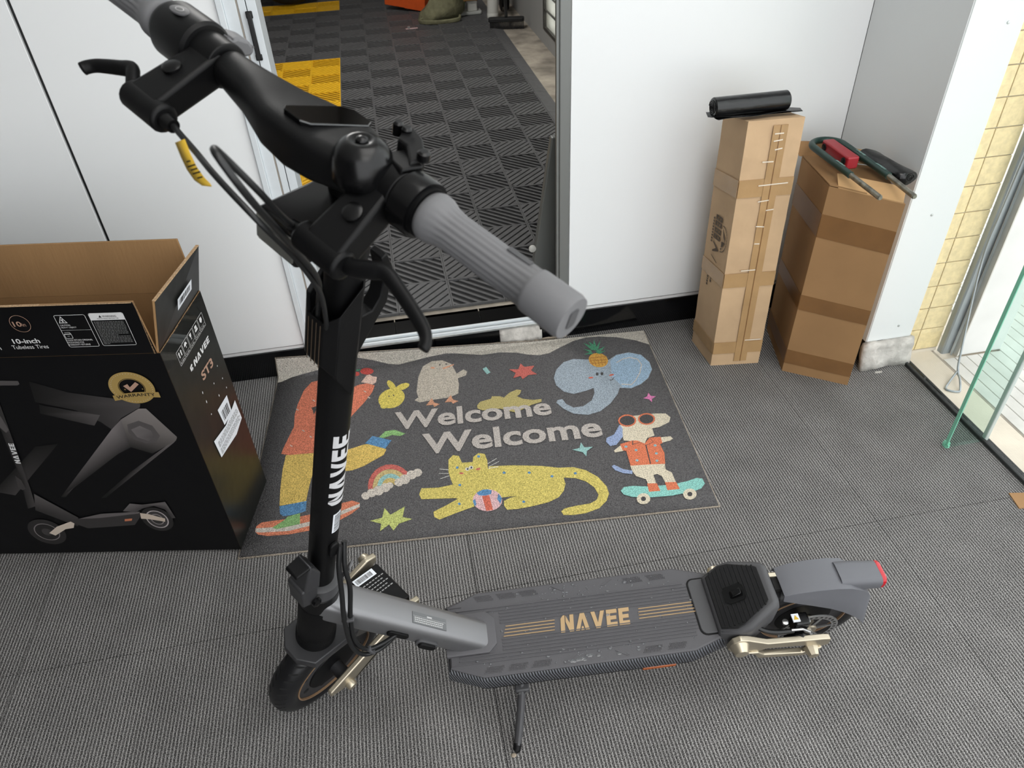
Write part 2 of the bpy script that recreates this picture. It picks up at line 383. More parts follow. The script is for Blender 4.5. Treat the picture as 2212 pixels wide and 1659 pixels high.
tg = tile_mesh('floor_tile', [M['tile_grey'], M['tile_dark']]); ty = tile_mesh('floor_tile', [M['tile_yellow'], M['tile_ydark']])
mats_floor = tag(empty('floor_2', (0, 2.155, .066)), kind='structure')
tn = tile_mesh('floor_tile', [M['tile_grey'], M['tile_dark']], False)   # nearest tiles: every slat is an object of its own
first = {}
NEAR = {(0, 0), (1, 0), (2, 0), (0, 1), (1, 1), (2, 1), (1, 2), (2, 2)}
for n in range(-4, 3):
    for r in range(15):
        yel = (n == -1 and r <= 8) or (n == -2 and r == 8) or (r == 13 and n <= -1)
        near = (n, r) in NEAR
        src = ty if yel else tn if near else tg
        if src not in first: o = src; first[src] = 1
        else: o = src.copy(); COL.objects.link(o)
        o.parent = mats_floor; o.location = (-.226 + n * 2 * CX, r * 2 * CY, 0)
        if near:
            for sl in SLATS:
                if sl.parent is None: c = sl
                else: c = sl.copy(); COL.objects.link(c)
                c.parent = o
for r in range(14):
    y0 = r * 2 * CY
    Mb().prism([(.876, .0), (.95, .0), (.95, .002), (.884, .0105), (.876, .0105)], y0 + .001, y0 + 2 * CY - .001, lambda u, v, w: (u, w, v)).build('edge_ramp', M['tile_grey'], mats_floor, bevel=.001)

# things left at the far end of the back room
M['orange_box'] = mat('orange_cardboard', (208, 84, 24), .6, noise=(20, .08))
M['olive'] = mat('olive_canvas', (112, 110, 84), .85, noise=(18, .25), bump=(25, .01))
M['tube_white'] = mat('white_plastic_tube', (206, 206, 200), .35)
M['foam'] = mat('white_foam', (176, 178, 174), .8); M['green_plastic'] = mat('green_plastic', (84, 150, 50), .5)
M['dark_stuff'] = mat('dark_rubber', (22, 22, 23), .7, noise=(30, .3)); M['pale_grey_box'] = mat('pale_grey_cabinet', (164, 166, 164), .6)
M['pink_clip'] = mat('pale_pink_plastic', (190, 160, 160), .5); M['wood_tan'] = mat('tan_board', (140, 104, 60), .7)
zf = .077
ob = empty('orange_carton', (.40, 6.6, zf), 'bright orange carton standing tilted beside the olive bag', 'box')
obT = lambda p: Mx.Rotation(-.55, 3, 'Z') @ Mx.Rotation(.10, 3, 'Y') @ p + V((-.08, -.02, .02))
Mb().box((-.2, -.02, .0), (.16, .22, .42)).build('carton_body', M['orange_box'], ob, T=obT, bevel=.004)
Mb().box((-.02, -.0225, .0), (.16, -.021, .42)).build('carton_panel', M['orange_box'], ob, T=obT)
bag = empty('canvas_bag', (.55, 6.18, zf), 'crumpled olive canvas bag slumped by the orange carton', 'bag')
random.seed(5); rings = []
for k in range(9):
    t = k / 8; r = [(.15, .08), (.165, .1), (.14, .1), (.115, .09), (.11, .085), (.125, .09), (.14, .1), (.145, .1), (.1, .07)][k]
    off = .10 * t + (.0 if k > 2 else -.03 * (2 - k) / 2)
    rings.append([(off + r[0] * math.cos(a) * (1 + .09 * math.sin(5 * a + k)), r[1] * math.sin(a) * (1 + .1 * math.cos(3 * a - k)), .003 + t * .42) for a in [2 * PI * i / 20 for i in range(20)]])
Mb().loft(rings).build('bag_body', M['olive'], bag, ang=80)
Mb().tube(spline([(-.15, -.04, .02), (-.17, -.08, .015), (-.05, -.12, .012), (.1, -.11, .016), (.13, -.07, .03)]), .016, 8, flat=.6).build('bag_fold', M['olive'], bag)
tb = empty('plastic_tube', (.93, 6.12, zf), 'white plastic tube standing upright on the grey floor tiles', 'tube')
Mb().lathe([(.038, 0), (.042, .004), (.042, .6), (.038, .6), (.036, .01)], lambda x, y, h: (x + h * .06, y, h), 24).build('tube_body', M['tube_white'], tb)
Mb().lathe([(.042, .0), (.0432, .002), (.0432, .03), (.042, .032)], lambda x, y, h: (x + h * .06, y, h), 24).build('tube_collar', M['tube_white'], tb)
fs = empty('foam_tray', (.77, 6.32, zf), 'white foam tray holding a green pot and a white tub', 'tray')
Mb().prism(rrect(.2, .13, .02), 0, .02).build('tray_slab', M['foam'], fs, bevel=.004)
gp = empty('green_pot', (.72, 6.35, zf + .0205), 'small bright green pot on the white foam tray', 'pot')
Mb().lathe([(.026, 0), (.032, .055), (.028, .055), (.024, .006)], lambda x, y, h: (x, y, h), 18).build('pot_body', M['green_plastic'], gp)
wt = empty('white_tub', (.80, 6.31, zf + .0205), 'small white tub on the foam tray beside the green pot', 'tub')
Mb().prism(rrect(.075, .06, .012), 0, .055).build('tub_body', M['tube_white'], wt, bevel=.003); Mb().prism(rrect(.08, .065, .014), .0552, .062).build('tub_lid', M['foam'], wt, bevel=.002)
bl = empty('wooden_batten', (.62, 6.75, zf), 'thin tan wooden batten lying behind the olive bag', 'batten')
Mb().box((-.28, -.02, 0), (.28, .02, .012)).build('batten_board', M['wood_tan'], bl, bevel=.002)
br = empty('broom_head', (.98, 5.80, .0665), 'black bristly broom head lying at the edge of the floor tiles', 'broom')
rm = Mb().prism(rrect(.26, .07, .02), .05, .075); rm.build('broom_block', M['dark_stuff'], br, T=lambda p: Mx.Rotation(-.2, 3, 'Z') @ p, bevel=.004)
bs = Mb(); random.seed(2)
for i in range(26):
    for j in range(5): bs.box((-.12 + i * .0096, -.028 + j * .013, 0 + random.uniform(0, .004)), (-.12 + i * .0096 + .006, -.028 + j * .013 + .008, .051))
bs.build('bristles', M['dark_stuff'], br, T=lambda p: Mx.Rotation(-.2, 3, 'Z') @ p, kind='stuff')
Mb().tube([(0, 0, .07), (.08, .5, .2), (.12, 1.1, .62)], .013, 10).build('broom_handle', M['black_plastic'], br)
cb = empty('grey_cabinet', (1.0, 7.25, .0665), 'pale grey cabinet in the far corner of the back room', 'cabinet')
Mb().box((-.14, -.12, .06), (.14, .3, 1.0)).build('cabinet_body', M['pale_grey_box'], cb, bevel=.004); Mb().box((-.135, -.124, .08), (.135, -.121, .98)).build('cabinet_door', M['pale_grey_box'], cb, bevel=.001)
Mb().box((-.13, -.10, 0), (.13, .28, .06)).build('cabinet_plinth', M['wood_tan'], cb)
rl = empty('cable_reel', (1.06, 6.35, .0665), 'dark reel of cable on the floor by the grey cabinet', 'reel')
Mb().lathe([(.07, 0), (.075, .006), (.05, .012), (.05, .05), (.075, .056), (.07, .062)], lambda x, y, h: (h - .03, x, y + .078), 24).build('reel_body', M['dark_stuff'], rl)
Mb().lathe([(.02, 0), (.035, .004), (.02, .008)], lambda x, y, h: (-.04 - h, x, y + .078), 18).build('reel_hub', M['pale_grey_box'], rl)
pc = empty('pink_clip', (.30, 5.98, zf), 'small pale pink clip lying on the grey floor tiles', 'clip')
Mb().box((-.045, -.008, 0), (.045, .008, .006)).build('clip_bar', M['pink_clip'], pc, bevel=.002); Mb().lathe([(.009, 0), (.01, .012), (.006, .014)], lambda x, y, h: (-.02 + x, y, .006 + h), 12).build('clip_spring', M['alu'], pc)
tr = empty('motorcycle_tyre', (-.62, 7.16, zf), 'black tyre standing on the yellow tiles at the far end', 'tyre')
mj = Mb().lathe([(.24 + .07 * math.cos(a), .085 * math.sin(a)) for a in [2 * PI * i / 12 for i in range(13)]], lambda x, y, h: (x, h, y + .31), 40, cap=False)
mj.build('tyre_tread', M['dark_stuff'], tr)
Mb().lathe([(.17, -.03), (.175, .03), (.03, .04), (.03, -.04), (.17, -.03)], lambda x, y, h: (x, h, y + .31), 32, cap=False).build('wheel_rim', M['black_plastic'], tr)
# grey door leaf pushed open just inside the right jamb
dl = empty('door_2', (.47, 2.14, .066), kind='structure')
Mb().hexa([(-.065, .02, .0), (.03, .02, 0), (.03, .05, 0), (-.065, .05, 0), (.015, .0, .56), (.03, .0, .56), (.03, .03, .56), (.015, .03, .56)]).build('tapered_guard', M['grey_frame'], dl, bevel=.004)
Mb().lathe([(.012, 0), (.012, .006), (.008, .008)], lambda x, y, h: (-.048 + x, .02 - h, .19 + y), 16).build('white_bumper', M['tube_white'], dl)

# ---------------------------------------------------------------- shopfront glass and what stands outside
def pane(name, y0, y1):
    o = empty(name, (1.496, y0, 0), kind='structure')
    Mb().box((1.491, y0, .006), (1.501, y1, 2.75)).build('pane', M['glass'], o, T=lambda p: p - V((1.496, y0, 0)), smooth=False)
    return o
pane('window_2', 1.255, 1.627); w3 = pane('window_3', -1.7, 1.241)
Mb().box((1.482, -1.7, 0), (1.492, 1.632, .010)).build('trim_4', M['dark_rubber_strip'], bevel=.002, kind='structure')
Mb().box((1.500, -1.7, 0), (1.508, 1.632, .006)).build('trim_5', M['dark_rubber_strip'], bevel=.002, kind='structure')
fin = tag(empty('window_4', (1.43, 1.247, 0)), kind='structure')
fT = lambda p: p - V((1.43, 1.247, 0))
Mb().box((1.379, 1.2415, .003), (1.4885, 1.2525, 2.75)).build('fin_pane', M['glass_green'], fin, T=fT, smooth=False)
Mb().box((1.3755, 1.2415, .012), (1.3788, 1.2525, 2.75)).build('fin_edge', M['glass_edge'], fin, T=fT, bevel=.0008)
ch = Mb(); random.seed(9)
for k in range(7):
    c = V((1.3775 + random.uniform(-.003, .004), 1.247 + random.uniform(-.006, .006), .003 + .002 * k)); s_ = .0045
    ch.hexa([c + V((sx * s_ * random.uniform(.5, 1.2), sy * s_ * random.uniform(.4, 1), sz * s_)) for sz in (-1, 1) for sx, sy in ((-1, -1), (1, -1), (1, 1), (-1, 1))])
ch.build('chipped_corner', M['glass_edge'], fin, T=fT, smooth=False)
M['silicone'] = mat('white_silicone_joint', (206, 214, 210), .4)
Mb().box((1.4887, 1.2412, .003), (1.5015, 1.2548, 2.75)).build('silicone_joint', M['silicone'], fin, T=fT, bevel=.003)
# outside ground
og = Mb().box((1.508, -3.4, -.10), (4.5, 1.66, -.008)).box((1.70, 1.66, -.10), (4.5, 4.0, -.008)).build('ground_outside', M['sand_floor'], kind='structure')
Mb().box((1.508, -3.4, -.008), (1.603, 1.66, .002)).build('sandy_strip', M['sand_floor'], og, bevel=.002)
Mb().box((1.603, -3.4, -.008), (1.613, 1.66, -.001)).build('joint_strip', M['concrete'], og)
for k in range(24):
    x0 = 1.614 + k * .04
    Mb().box((x0, -3.4, -.008), (x0 + .0384, 1.60 if x0 < 1.81 else 4.0, .0)).build('paving_strip', M['pale_board'], og, bevel=.0015)
# cream-tiled pillar outside the glass
pil = Mb().box((1.5005, 1.654, 0), (1.6235, 1.9, 2.75)).build('wall_outside', M['grout'], kind='structure')
for r in range(35):
    z0 = .0115 + .0785 * r
    for x0, x1 in ((1.5012, 1.5412), (1.5440, 1.6225)): Mb().box((x0, 1.6495, z0 + .0015), (x1, 1.656, z0 + .0768)).build('wall_tile', M['cream_tile'], pil, bevel=.001)
Mb().box((1.5008, 1.648, 0), (1.62, 1.656, .011)).build('tile_foot', M['sand_floor'], pil)
ang = empty('steel_angle', (1.642, 1.628, 0), 'galvanised steel angle propped against the cream tiled pillar', 'metal strip')
aT = lambda p: V((p.x + p.z * .0, p.y + .0 * p.z, p.z))
Mb().prism([(-.018, .018), (-.018, -.0), (-.014, -.004), (.012, -.004), (.012, .0), (-.012, .0), (-.012, .018)], 0, 2.6).build('angle_profile', M['galvanised'], ang, T=aT)
Mb().prism([(.006, -.012), (.010, -.016), (.020, -.006), (.016, -.002)], 0, 2.6).build('angle_lip', M['galvanised'], ang, T=aT)
wp = empty('white_board', (1.74, 1.61, 0), 'white painted board standing on the paving outside the glass', 'board')
Mb().box((-.074, -.004, .0), (.078, .03, 2.6)).build('board_face', M['white_paint'], wp, bevel=.002)
Mb().box((-.078, -.008, 0), (-.074, .03, 2.6)).build('board_edge', M['pale_board'], wp)
rod = empty('hooked_rod', (1.56, 1.46, 0), 'thin steel rod with a triangular hook resting outside the glass', 'rod')
Mb().tube(spline([(1.592, 1.512, .022), (1.553, 1.487, .006), (1.528, 1.465, .005), (1.534, 1.452, .005), (1.553, 1.443, .005), (1.562, 1.448, .008), (1.578, 1.478, .02), (1.594, 1.512, .024), (1.60, 1.535, .08), (1.618, 1.606, .34), (1.622, 1.612, .52), (1.634, 1.613, 1.0)], 5), .0032, 8).build('rod_bar', M['galvanised'], rod, T=lambda p: p - V((1.56, 1.46, 0)))
sc_ = empty('cardboard_scrap', (1.445, 1.03, .0), 'torn brown cardboard scrap on the carpet by the glass', 'scrap')
Mb().prism([(-.012, -.003), (.010, -.004), (.013, .001), (-.008, .004)], 0, .002).build('plaster_chip_flake', M['plaster'], empty('plaster_chip', (1.385, 1.585, .0), 'small white plaster chip on the carpet before the pillar foot', 'debris'))
Mb().lathe([(.002, 0), (.0045, .0015), (.003, .004), (.001, .0045)], lambda x, y, h: (x * 1.3, y, h), 8).build('crumb_body', M['old_wood'], empty('crumb', (.071, .666, .0), 'tiny beige crumb on the carpet below the kickstand foot', 'debris'))
# ---------------------------------------------------------------- welcome mat
def coir(name, rgb, amt=.42):
    g = sum(rgb) / 3; rgb = tuple(x * .72 + g * .28 + 4 for x in rgb)
    m = mat('mat_' + name, rgb, .95, spec=.05, noise=(330, amt), bump=(330, .005)); return m
CO = {k: coir(k, v) for k, v in dict(base=(94, 92, 93), orange=(240, 118, 82), orange2=(238, 124, 84), orange3=(244, 116, 72), yellow=(232, 190, 78), yellow2=(228, 204, 74),
      blue=(78, 140, 196), green=(136, 194, 108), green2=(70, 156, 112), cream=(206, 194, 180), cream2=(188, 176, 158), cream3=(222, 206, 176), red=(222, 70, 62), red2=(218, 96, 84),
      red3=(232, 98, 72), pink=(228, 172, 176), pink2=(232, 184, 164), magenta=(240, 112, 178), peach=(222, 148, 108), dark=(80, 78, 78), tan=(206, 178, 108), tan2=(214, 182, 96), teal=(138, 194, 190),
      teal2=(130, 184, 196), aqua=(128, 210, 198), lime=(196, 206, 100), catyellow=(220, 198, 84), white=(220, 216, 208), bluegrey=(150, 166, 180), skyblue=(146, 180, 210), pine=(226, 160, 52),
      pine2=(196, 120, 48), periwinkle=(142, 164, 210), khaki=(190, 172, 96), text=(188, 178, 170), edge=(176, 160, 140), wave=(190, 182, 168)).items()}
mn = V((-.5, 1.267)); mu = V((.99713, -.07568)); mv = V((.07568, .99713))
def matpos(u, v, h):
    p = mn + mu * u + mv * v; yb = 1.968
    if p.y <= yb: return V((p.x, p.y, h))
    d = p.y - yb; r = .014; th = min(d / r, 1.32); ex = d - r * th
    return V((p.x - h * 0, yb + r * math.sin(th) + ex * math.cos(th) - h * math.sin(th), r * (1 - math.cos(th)) + ex * math.sin(th) + h * math.cos(th)))
wm = empty('welcome_mat', (.1, 1.62, 0), 'dark grey coir welcome mat printed with cartoon animals before the doorway', 'mat')
mT = lambda p: p - V((.1, 1.62, 0))
VMAX = .785; vs_ = [VMAX * i / 20 for i in range(17)] + [.66 + (VMAX - .66) * i / 16 for i in range(1, 17)]
def matgrid(u0, u1, vlist, h, nu=12):
    return Mb().loft([[matpos(u0 + (u1 - u0) * i / nu, v, h) for i in range(nu + 1)] for v in vlist], False, False)
matgrid(.0, 1.2, vs_, .007).build('mat_pile', CO['base'], wm, T=mT, solid=.005, ang=60)
matgrid(-.0035, 1.2035, [-.0035] + vs_[1:-1] + [VMAX + .002], .0035).build('mat_backing', CO['edge'], wm, T=mT, solid=.003, ang=60)
WAVE = [(0, .688), (.011, .69), (.041, .711), (.078, .727), (.125, .737), (.181, .757), (.248, .771), (.298, .758), (.347, .735), (.381, .723), (.415, .732), (.475, .753), (.534, .764), (.565, .76), (.600, .746), (.654, .733), (.711, .738), (.766, .727), (.804, .71), (.836, .702), (.869, .708), (.913, .736), (.959, .763), (1.002, .775), (1.044, .775), (1.103, .761), (1.159, .735), (1.2, .704)]
wv = Mb(); wv.loft([[matpos(u, v + (VMAX - .0005 - v) * j / 14, .0073) for j in range(15)] for u, v in WAVE], False, False)
wv.build('wave_border_print', CO['wave'], wm, T=mT, ang=60)
ART = (
('skater_print','orange','278,1363 214,1347 175,1269 153,1141 146,1043 155,933 138,857 117,758 110,710 154,693 239,691 424,686 451,784 461,901 491,984 557,1093 603,1188 615,1254 567,1280 520,1276 488,1259 437,1259 357,1332'),
('skater_print','yellow','138,693 135,586 141,448 154,311 290,323 294,404 301,493 313,548 388,520 478,519 519,519 583,544 639,583 688,615 702,659 622,715 575,718 483,689 424,686 239,691'),
('skater_print','blue','154,308 293,326 296,254 242,239 185,234 165,252'),
('skater_print','blue','579,727 619,783 730,730 695,666'),
('skater_print','green','658,766 692,813 744,818 809,776 779,759 732,775 685,756'),
('skateboard_print','orange2','53,152 55,186 78,208 214,214 335,228 455,279 532,294 572,272 574,241 537,204 464,159 346,121 227,108 122,113 71,130'),
('skateboard_print','cream','56,147 53,172 221,163 340,181 459,221 573,267 574,244 461,192 343,154 225,131 88,140'),
('skater_print','green','208,230 268,243 276,170 162,152 137,165 192,207'),
('skater_print','pink2','528,1298 559,1363 577,1371 597,1349 626,1337 623,1283 601,1264'),
('cherry_print','red','603,1400 601,1390 595,1381 586,1375 574,1372 561,1372 548,1376 535,1383 525,1392 519,1403 516,1414 518,1425 523,1434 532,1440 544,1443 558,1443 571,1439 584,1432 594,1422 600,1412'),
('cherry_print','red','515,1386 514,1379 511,1373 507,1369 501,1367 495,1367 488,1369 482,1373 477,1379 474,1385 472,1392 473,1399 475,1405 480,1409 486,1411 492,1411 499,1409 505,1405 510,1399 513,1393'),
('cherry_print','green2','483,1434 521,1437 520,1423 486,1419'),
('skater_print','cream','149,1099 165,1084 162,1077 147,1092'),
('skater_print','cream','207,899 223,885 220,879 205,893'),
('skater_print','cream','241,1171 257,1155 254,1148 239,1164'),
('skater_print','cream','152,778 168,764 165,759 151,772'),
('skater_print','cream','257,839 272,825 269,819 255,833'),
('skater_print','cream','551,1211 567,1195 564,1189 549,1204'),
('skater_print','cream','577,1148 593,1133 589,1126 575,1141'),
('skater_print','dark','240,1092 266,1102 280,1093 270,1059 260,1026 252,1062'),
('lemon_print','yellow2','801,1135 803,1105 797,1076 784,1050 765,1030 742,1018 717,1015 693,1020 671,1034 655,1055 645,1082 642,1111 648,1141 661,1167 680,1188 703,1201 729,1205 754,1199 776,1185 792,1162'),
('lemon_print','yellow2','746,1180 740,1177 732,1180 724,1188 715,1201 706,1217 699,1234 694,1251 691,1267 692,1279 695,1287 700,1290 708,1287 717,1278 726,1266 735,1250 742,1232 747,1215 749,1200 749,1187'),
('lemon_print','yellow2','831,1230 831,1220 827,1209 819,1199 808,1190 796,1183 782,1179 770,1178 759,1180 751,1186 747,1194 747,1204 751,1214 759,1225 770,1234 782,1241 796,1246 808,1247 819,1244 827,1238'),
('lemon_print','yellow2','697,1036 696,1030 693,1025 689,1021 684,1018 678,1018 671,1020 666,1024 661,1029 658,1036 657,1043 658,1049 660,1055 665,1059 670,1061 676,1061 683,1059 688,1055 693,1050 696,1043'),
('lemon_print','dark','711,1130 710,1126 707,1124 704,1127 702,1132 703,1137 707,1139 710,1136'),
('lemon_print','dark','739,1135 738,1130 734,1128 731,1131 730,1136 731,1141 734,1143 737,1140'),
('chick_print','cream2','863,1068 886,1093 875,1146 888,1296 918,1402 977,1449 1045,1447 1102,1397 1131,1289 1139,1180 1130,1092 1078,1064 986,1056 895,1042'),
('chick_print','cream2','1126,1290 1176,1329 1198,1302 1187,1265 1133,1242'),
('chick_print','peach','968,1073 931,1008 974,1008 980,986 1014,1009 981,1028'),
('chick_print','peach','1084,1085 1044,1019 1084,1020 1094,1000 1127,1020 1095,1040'),
('chick_print','dark','1032,1400 1030,1395 1026,1393 1022,1396 1021,1402 1023,1407 1027,1409 1031,1406'),
('chick_print','dark','1074,1401 1072,1396 1068,1394 1064,1397 1062,1403 1064,1409 1069,1410 1073,1407'),
('chick_print','peach','996,1374 991,1368 980,1366 969,1371 965,1378 970,1385 981,1386 991,1381'),
('chick_print','peach','1038,1364 1116,1395 1116,1384 1052,1352'),
('rainbow_print','red2','839,421 822,461 797,495 768,519 736,533 703,535 673,524 647,503 627,471 614,433 610,390 615,346 639,349 635,384 639,418 649,448 665,473 685,490 709,499 735,497 760,486 783,467 803,440 817,409'),
('rainbow_print','tan','816,408 802,440 783,466 760,485 735,496 709,497 686,489 665,472 649,448 640,418 636,384 639,350 663,353 661,379 664,403 671,425 683,443 698,456 715,461 734,460 752,453 769,439 783,419 794,396'),
('rainbow_print','teal','794,397 784,420 770,439 753,454 734,462 715,463 697,457 682,444 670,426 663,404 660,379 663,353 687,357 685,373 687,389 692,404 700,415 709,423 721,427 733,427 745,421 756,412 765,400 772,385'),
('rainbow_print','tan2','774,386 767,402 757,415 746,425 733,430 720,431 708,427 698,418 690,406 685,391 683,374 684,356 708,360 708,368 709,376 711,384 715,390 720,394 726,396 732,395 738,393 744,388 748,382 752,374'),
('rainbow_print','cream','624,313 621,300 614,291 603,289 592,294 583,305 579,320 582,333 589,342 600,344 612,339 620,327'),
('rainbow_print','cream','658,330 655,315 646,305 634,302 621,308 611,321 607,337 610,353 619,363 631,365 644,359 654,346'),
('rainbow_print','cream','697,341 693,324 683,312 669,310 654,316 643,331 639,349 642,366 652,378 667,381 681,374 692,359'),
('rainbow_print','cream','730,358 727,341 717,331 704,328 690,335 680,348 676,366 679,382 689,393 702,396 716,389 726,375'),
('rainbow_print','cream','746,372 744,360 737,353 727,351 718,356 710,365 708,378 710,389 717,397 726,399 736,394 743,385'),
('rainbow_print','cream','799,387 796,372 787,362 775,360 763,366 754,378 751,394 754,408 762,418 774,421 787,415 796,402'),
('rainbow_print','cream','836,404 832,386 822,374 807,372 793,379 782,393 778,412 782,430 792,442 807,445 821,438 832,423'),
('rainbow_print','cream','871,433 867,416 857,405 843,402 830,409 819,423 816,441 819,458 830,469 843,472 857,465 867,451'),
('rainbow_print','cream','901,446 897,431 888,421 876,418 864,424 855,437 852,453 855,468 864,478 876,480 889,474 897,462'),
('star_print','lime','632,140 693,152 703,217 735,166 808,213 797,142 847,122 778,100 752,59 729,102 684,64 690,112'),
('cat_print','catyellow','1043,431 1047,524 1073,556 1106,545 1120,489 1178,487 1185,527 1216,553 1249,540 1259,487 1257,413 1263,441 1390,430 1548,402 1638,375 1717,368 1779,336 1834,277 1865,205 1867,152 1844,104 1797,60 1723,37 1659,34 1610,41 1602,67 1624,84 1682,93 1760,99 1796,119 1812,151 1800,206 1764,255 1716,285 1652,299 1655,253 1637,203 1605,164 1549,137 1458,121 1387,114 1331,116 1318,145 1321,178 1352,195 1397,202 1320,204 1235,182 1157,159 1077,133 984,99 958,120 955,156 1018,188 1082,226 1074,233 894,251 883,287 895,329 983,321 1063,332 1053,372'),
('cat_print','blue','1223,524 1220,517 1213,515 1207,519 1205,526 1208,533 1215,535 1221,531'),
('cat_print','blue','1350,380 1347,373 1340,372 1334,375 1333,382 1336,388 1342,390 1348,386'),
('cat_print','blue','1484,360 1481,354 1474,352 1469,356 1467,362 1470,369 1477,370 1482,367'),
('cat_print','blue','1601,315 1597,309 1591,308 1585,311 1584,318 1587,324 1594,326 1599,322'),
('cat_print','blue','1728,320 1724,314 1718,312 1712,316 1711,322 1714,328 1721,330 1726,327'),
('cat_print','blue','1429,157 1426,151 1420,150 1415,153 1413,159 1416,165 1422,166 1428,163'),
('cat_print','blue','1100,455 1097,448 1091,446 1086,449 1084,457 1087,464 1092,466 1098,462'),
('cat_print','blue','1107,322 1104,316 1098,314 1093,317 1091,325 1094,331 1099,333 1105,330'),
('cat_print','blue','1097,189 1095,183 1089,181 1084,185 1082,192 1084,198 1090,200 1095,196'),
('cat_print','white','1157,435 1155,428 1149,424 1142,425 1136,430 1135,438 1137,445 1143,449 1150,448 1156,443'),
('cat_print','dark','1153,435 1151,430 1147,428 1143,431 1142,437 1144,442 1148,444 1152,441'),
('cat_print','white','1178,443 1176,436 1170,432 1163,433 1157,439 1156,447 1158,454 1164,458 1171,457 1177,451'),
('cat_print','dark','1174,444 1172,438 1168,437 1164,440 1163,446 1165,451 1169,453 1173,450'),
('cat_print','red2','1125,407 1121,403 1111,402 1102,406 1099,411 1103,415 1112,416 1121,413'),
('cat_print','red2','1219,430 1215,424 1205,420 1195,421 1190,426 1194,432 1204,436 1214,435'),
('cat_print','white','1044,448 995,461 995,457 1044,443'),
('cat_print','white','1043,419 990,427 990,424 1043,415'),
('cat_print','white','1046,402 997,386 997,383 1046,397'),
('cat_print','white','1259,463 1312,497 1312,493 1259,458'),
('cat_print','white','1261,439 1322,471 1322,468 1261,435'),
('cat_print','white','1260,428 1314,432 1314,428 1260,423'),
('ball_print','pink','1312,184 1306,161 1293,141 1275,127 1253,120 1230,119 1207,126 1187,140 1172,159 1162,181 1160,206 1165,229 1178,249 1196,264 1218,272 1242,272 1266,265 1286,251 1302,231 1311,208'),
('ball_print','blue','1183,254 1216,272 1242,272 1264,260 1259,235 1226,228 1194,235'),
('ball_print','red3','1210,229 1248,228 1259,124 1224,123'),
('ball_print','blue','1297,234 1312,197 1300,160 1287,196'),
('ball_print','blue','1160,201 1173,212 1177,173 1167,162'),
('elephant_print','bluegrey','1729,1151 1758,1235 1816,1304 1883,1327 1983,1304 2047,1267 2106,1284 2164,1329 2247,1342 2319,1304 2353,1219 2350,1142 2305,1061 2246,1009 2178,978 2110,994 2086,938 2023,856 1952,799 1875,777 1792,801 1742,853 1708,915 1719,937 1749,941 1764,895 1802,855 1861,858 1922,905 1951,971 1955,1018 1902,997 1823,979 1768,1011 1733,1077'),
('elephant_print','skyblue','2111,1270 2162,1322 2246,1336 2318,1300 2351,1217 2347,1143 2304,1064 2247,1013 2179,983 2129,997 2116,1042 2088,1108'),
('elephant_print','cream','2146,1241 2193,1273 2192,1281 2145,1249'),
('elephant_print','cream','2192,1273 2242,1282 2243,1291 2193,1282'),
('elephant_print','cream','2241,1282 2283,1258 2286,1267 2244,1291'),
('elephant_print','cream','2282,1260 2295,1199 2300,1204 2288,1265'),
('elephant_print','cream','2295,1203 2263,1119 2268,1116 2300,1200'),
('elephant_print','cream','2263,1120 2220,1052 2223,1047 2267,1115'),
('elephant_print','cream','2221,1053 2185,1016 2187,1009 2223,1046'),
('elephant_print','cream','2187,1017 2129,1032 2127,1023 2185,1008'),
('elephant_print','dark','2011,1147 2008,1138 2002,1133 1996,1134 1993,1140 1993,1150 1997,1159 2002,1164 2008,1163 2011,1157'),
('elephant_print','dark','2041,1146 2038,1137 2032,1132 2026,1133 2023,1140 2023,1149 2027,1158 2033,1163 2038,1162 2042,1156'),
('elephant_print','red3','1974,1119 1968,1113 1956,1111 1944,1113 1940,1119 1946,1125 1958,1128 1970,1125'),
('elephant_print','red3','2105,1129 2100,1122 2088,1118 2076,1118 2072,1124 2077,1130 2089,1135 2101,1134'),
('elephant_print','dark','2067,1080 2083,1081 2098,1104 2100,1101 2085,1075 2067,1071'),
('pineapple_print','pine','2094,1259 2084,1239 2070,1224 2052,1215 2034,1214 2015,1219 1999,1232 1986,1250 1979,1272 1977,1295 1981,1319 1991,1339 2005,1355 2023,1364 2042,1366 2061,1360 2078,1347 2090,1328 2097,1306 2099,1282'),
('pineapple_print','pine2','1984,1310 1988,1313 1996,1239 1992,1237'),
('pineapple_print','pine2','2009,1307 2012,1309 2016,1236 2012,1234'),
('pineapple_print','pine2','2034,1303 2037,1305 2035,1233 2032,1231'),
('pineapple_print','pine2','2058,1299 2062,1301 2055,1230 2052,1228'),
('pineapple_print','pine2','2083,1295 2087,1297 2075,1227 2072,1225'),
('pineapple_print','pine2','1990,1323 2098,1323 2099,1316 1989,1315'),
('pineapple_print','pine2','1985,1294 2092,1292 2092,1285 1983,1287'),
('pineapple_print','pine2','1980,1266 2086,1261 2086,1255 1978,1259'),
('pineapple_print','green2','1977,1489 2017,1400 2043,1430'),
('pineapple_print','green2','2013,1505 2026,1405 2053,1435'),
('pineapple_print','green2','2055,1519 2021,1399 2054,1400'),
('pineapple_print','green2','2094,1498 2033,1397 2056,1393'),
('pineapple_print','green2','2113,1432 2034,1383 2059,1366'),
('pineapple_print','green2','2107,1385 2035,1369 2060,1352'),
('pineapple_print','green2','1965,1422 2013,1400 2011,1369'),
('pineapple_print','green2','1958,1362 2011,1387 2017,1359'),
('star_print','red2','1462,1282 1520,1273 1542,1332 1561,1292 1626,1295 1599,1248 1632,1204 1578,1206 1536,1169 1527,1202 1479,1190 1500,1238'),
('star_print','magenta','2270,922 2277,891 2305,881 2277,862 2269,831 2258,860 2227,876 2254,889'),
('star_print','teal','1791,552 1804,510 1852,508 1812,479 1801,437 1787,473 1733,501 1776,509'),
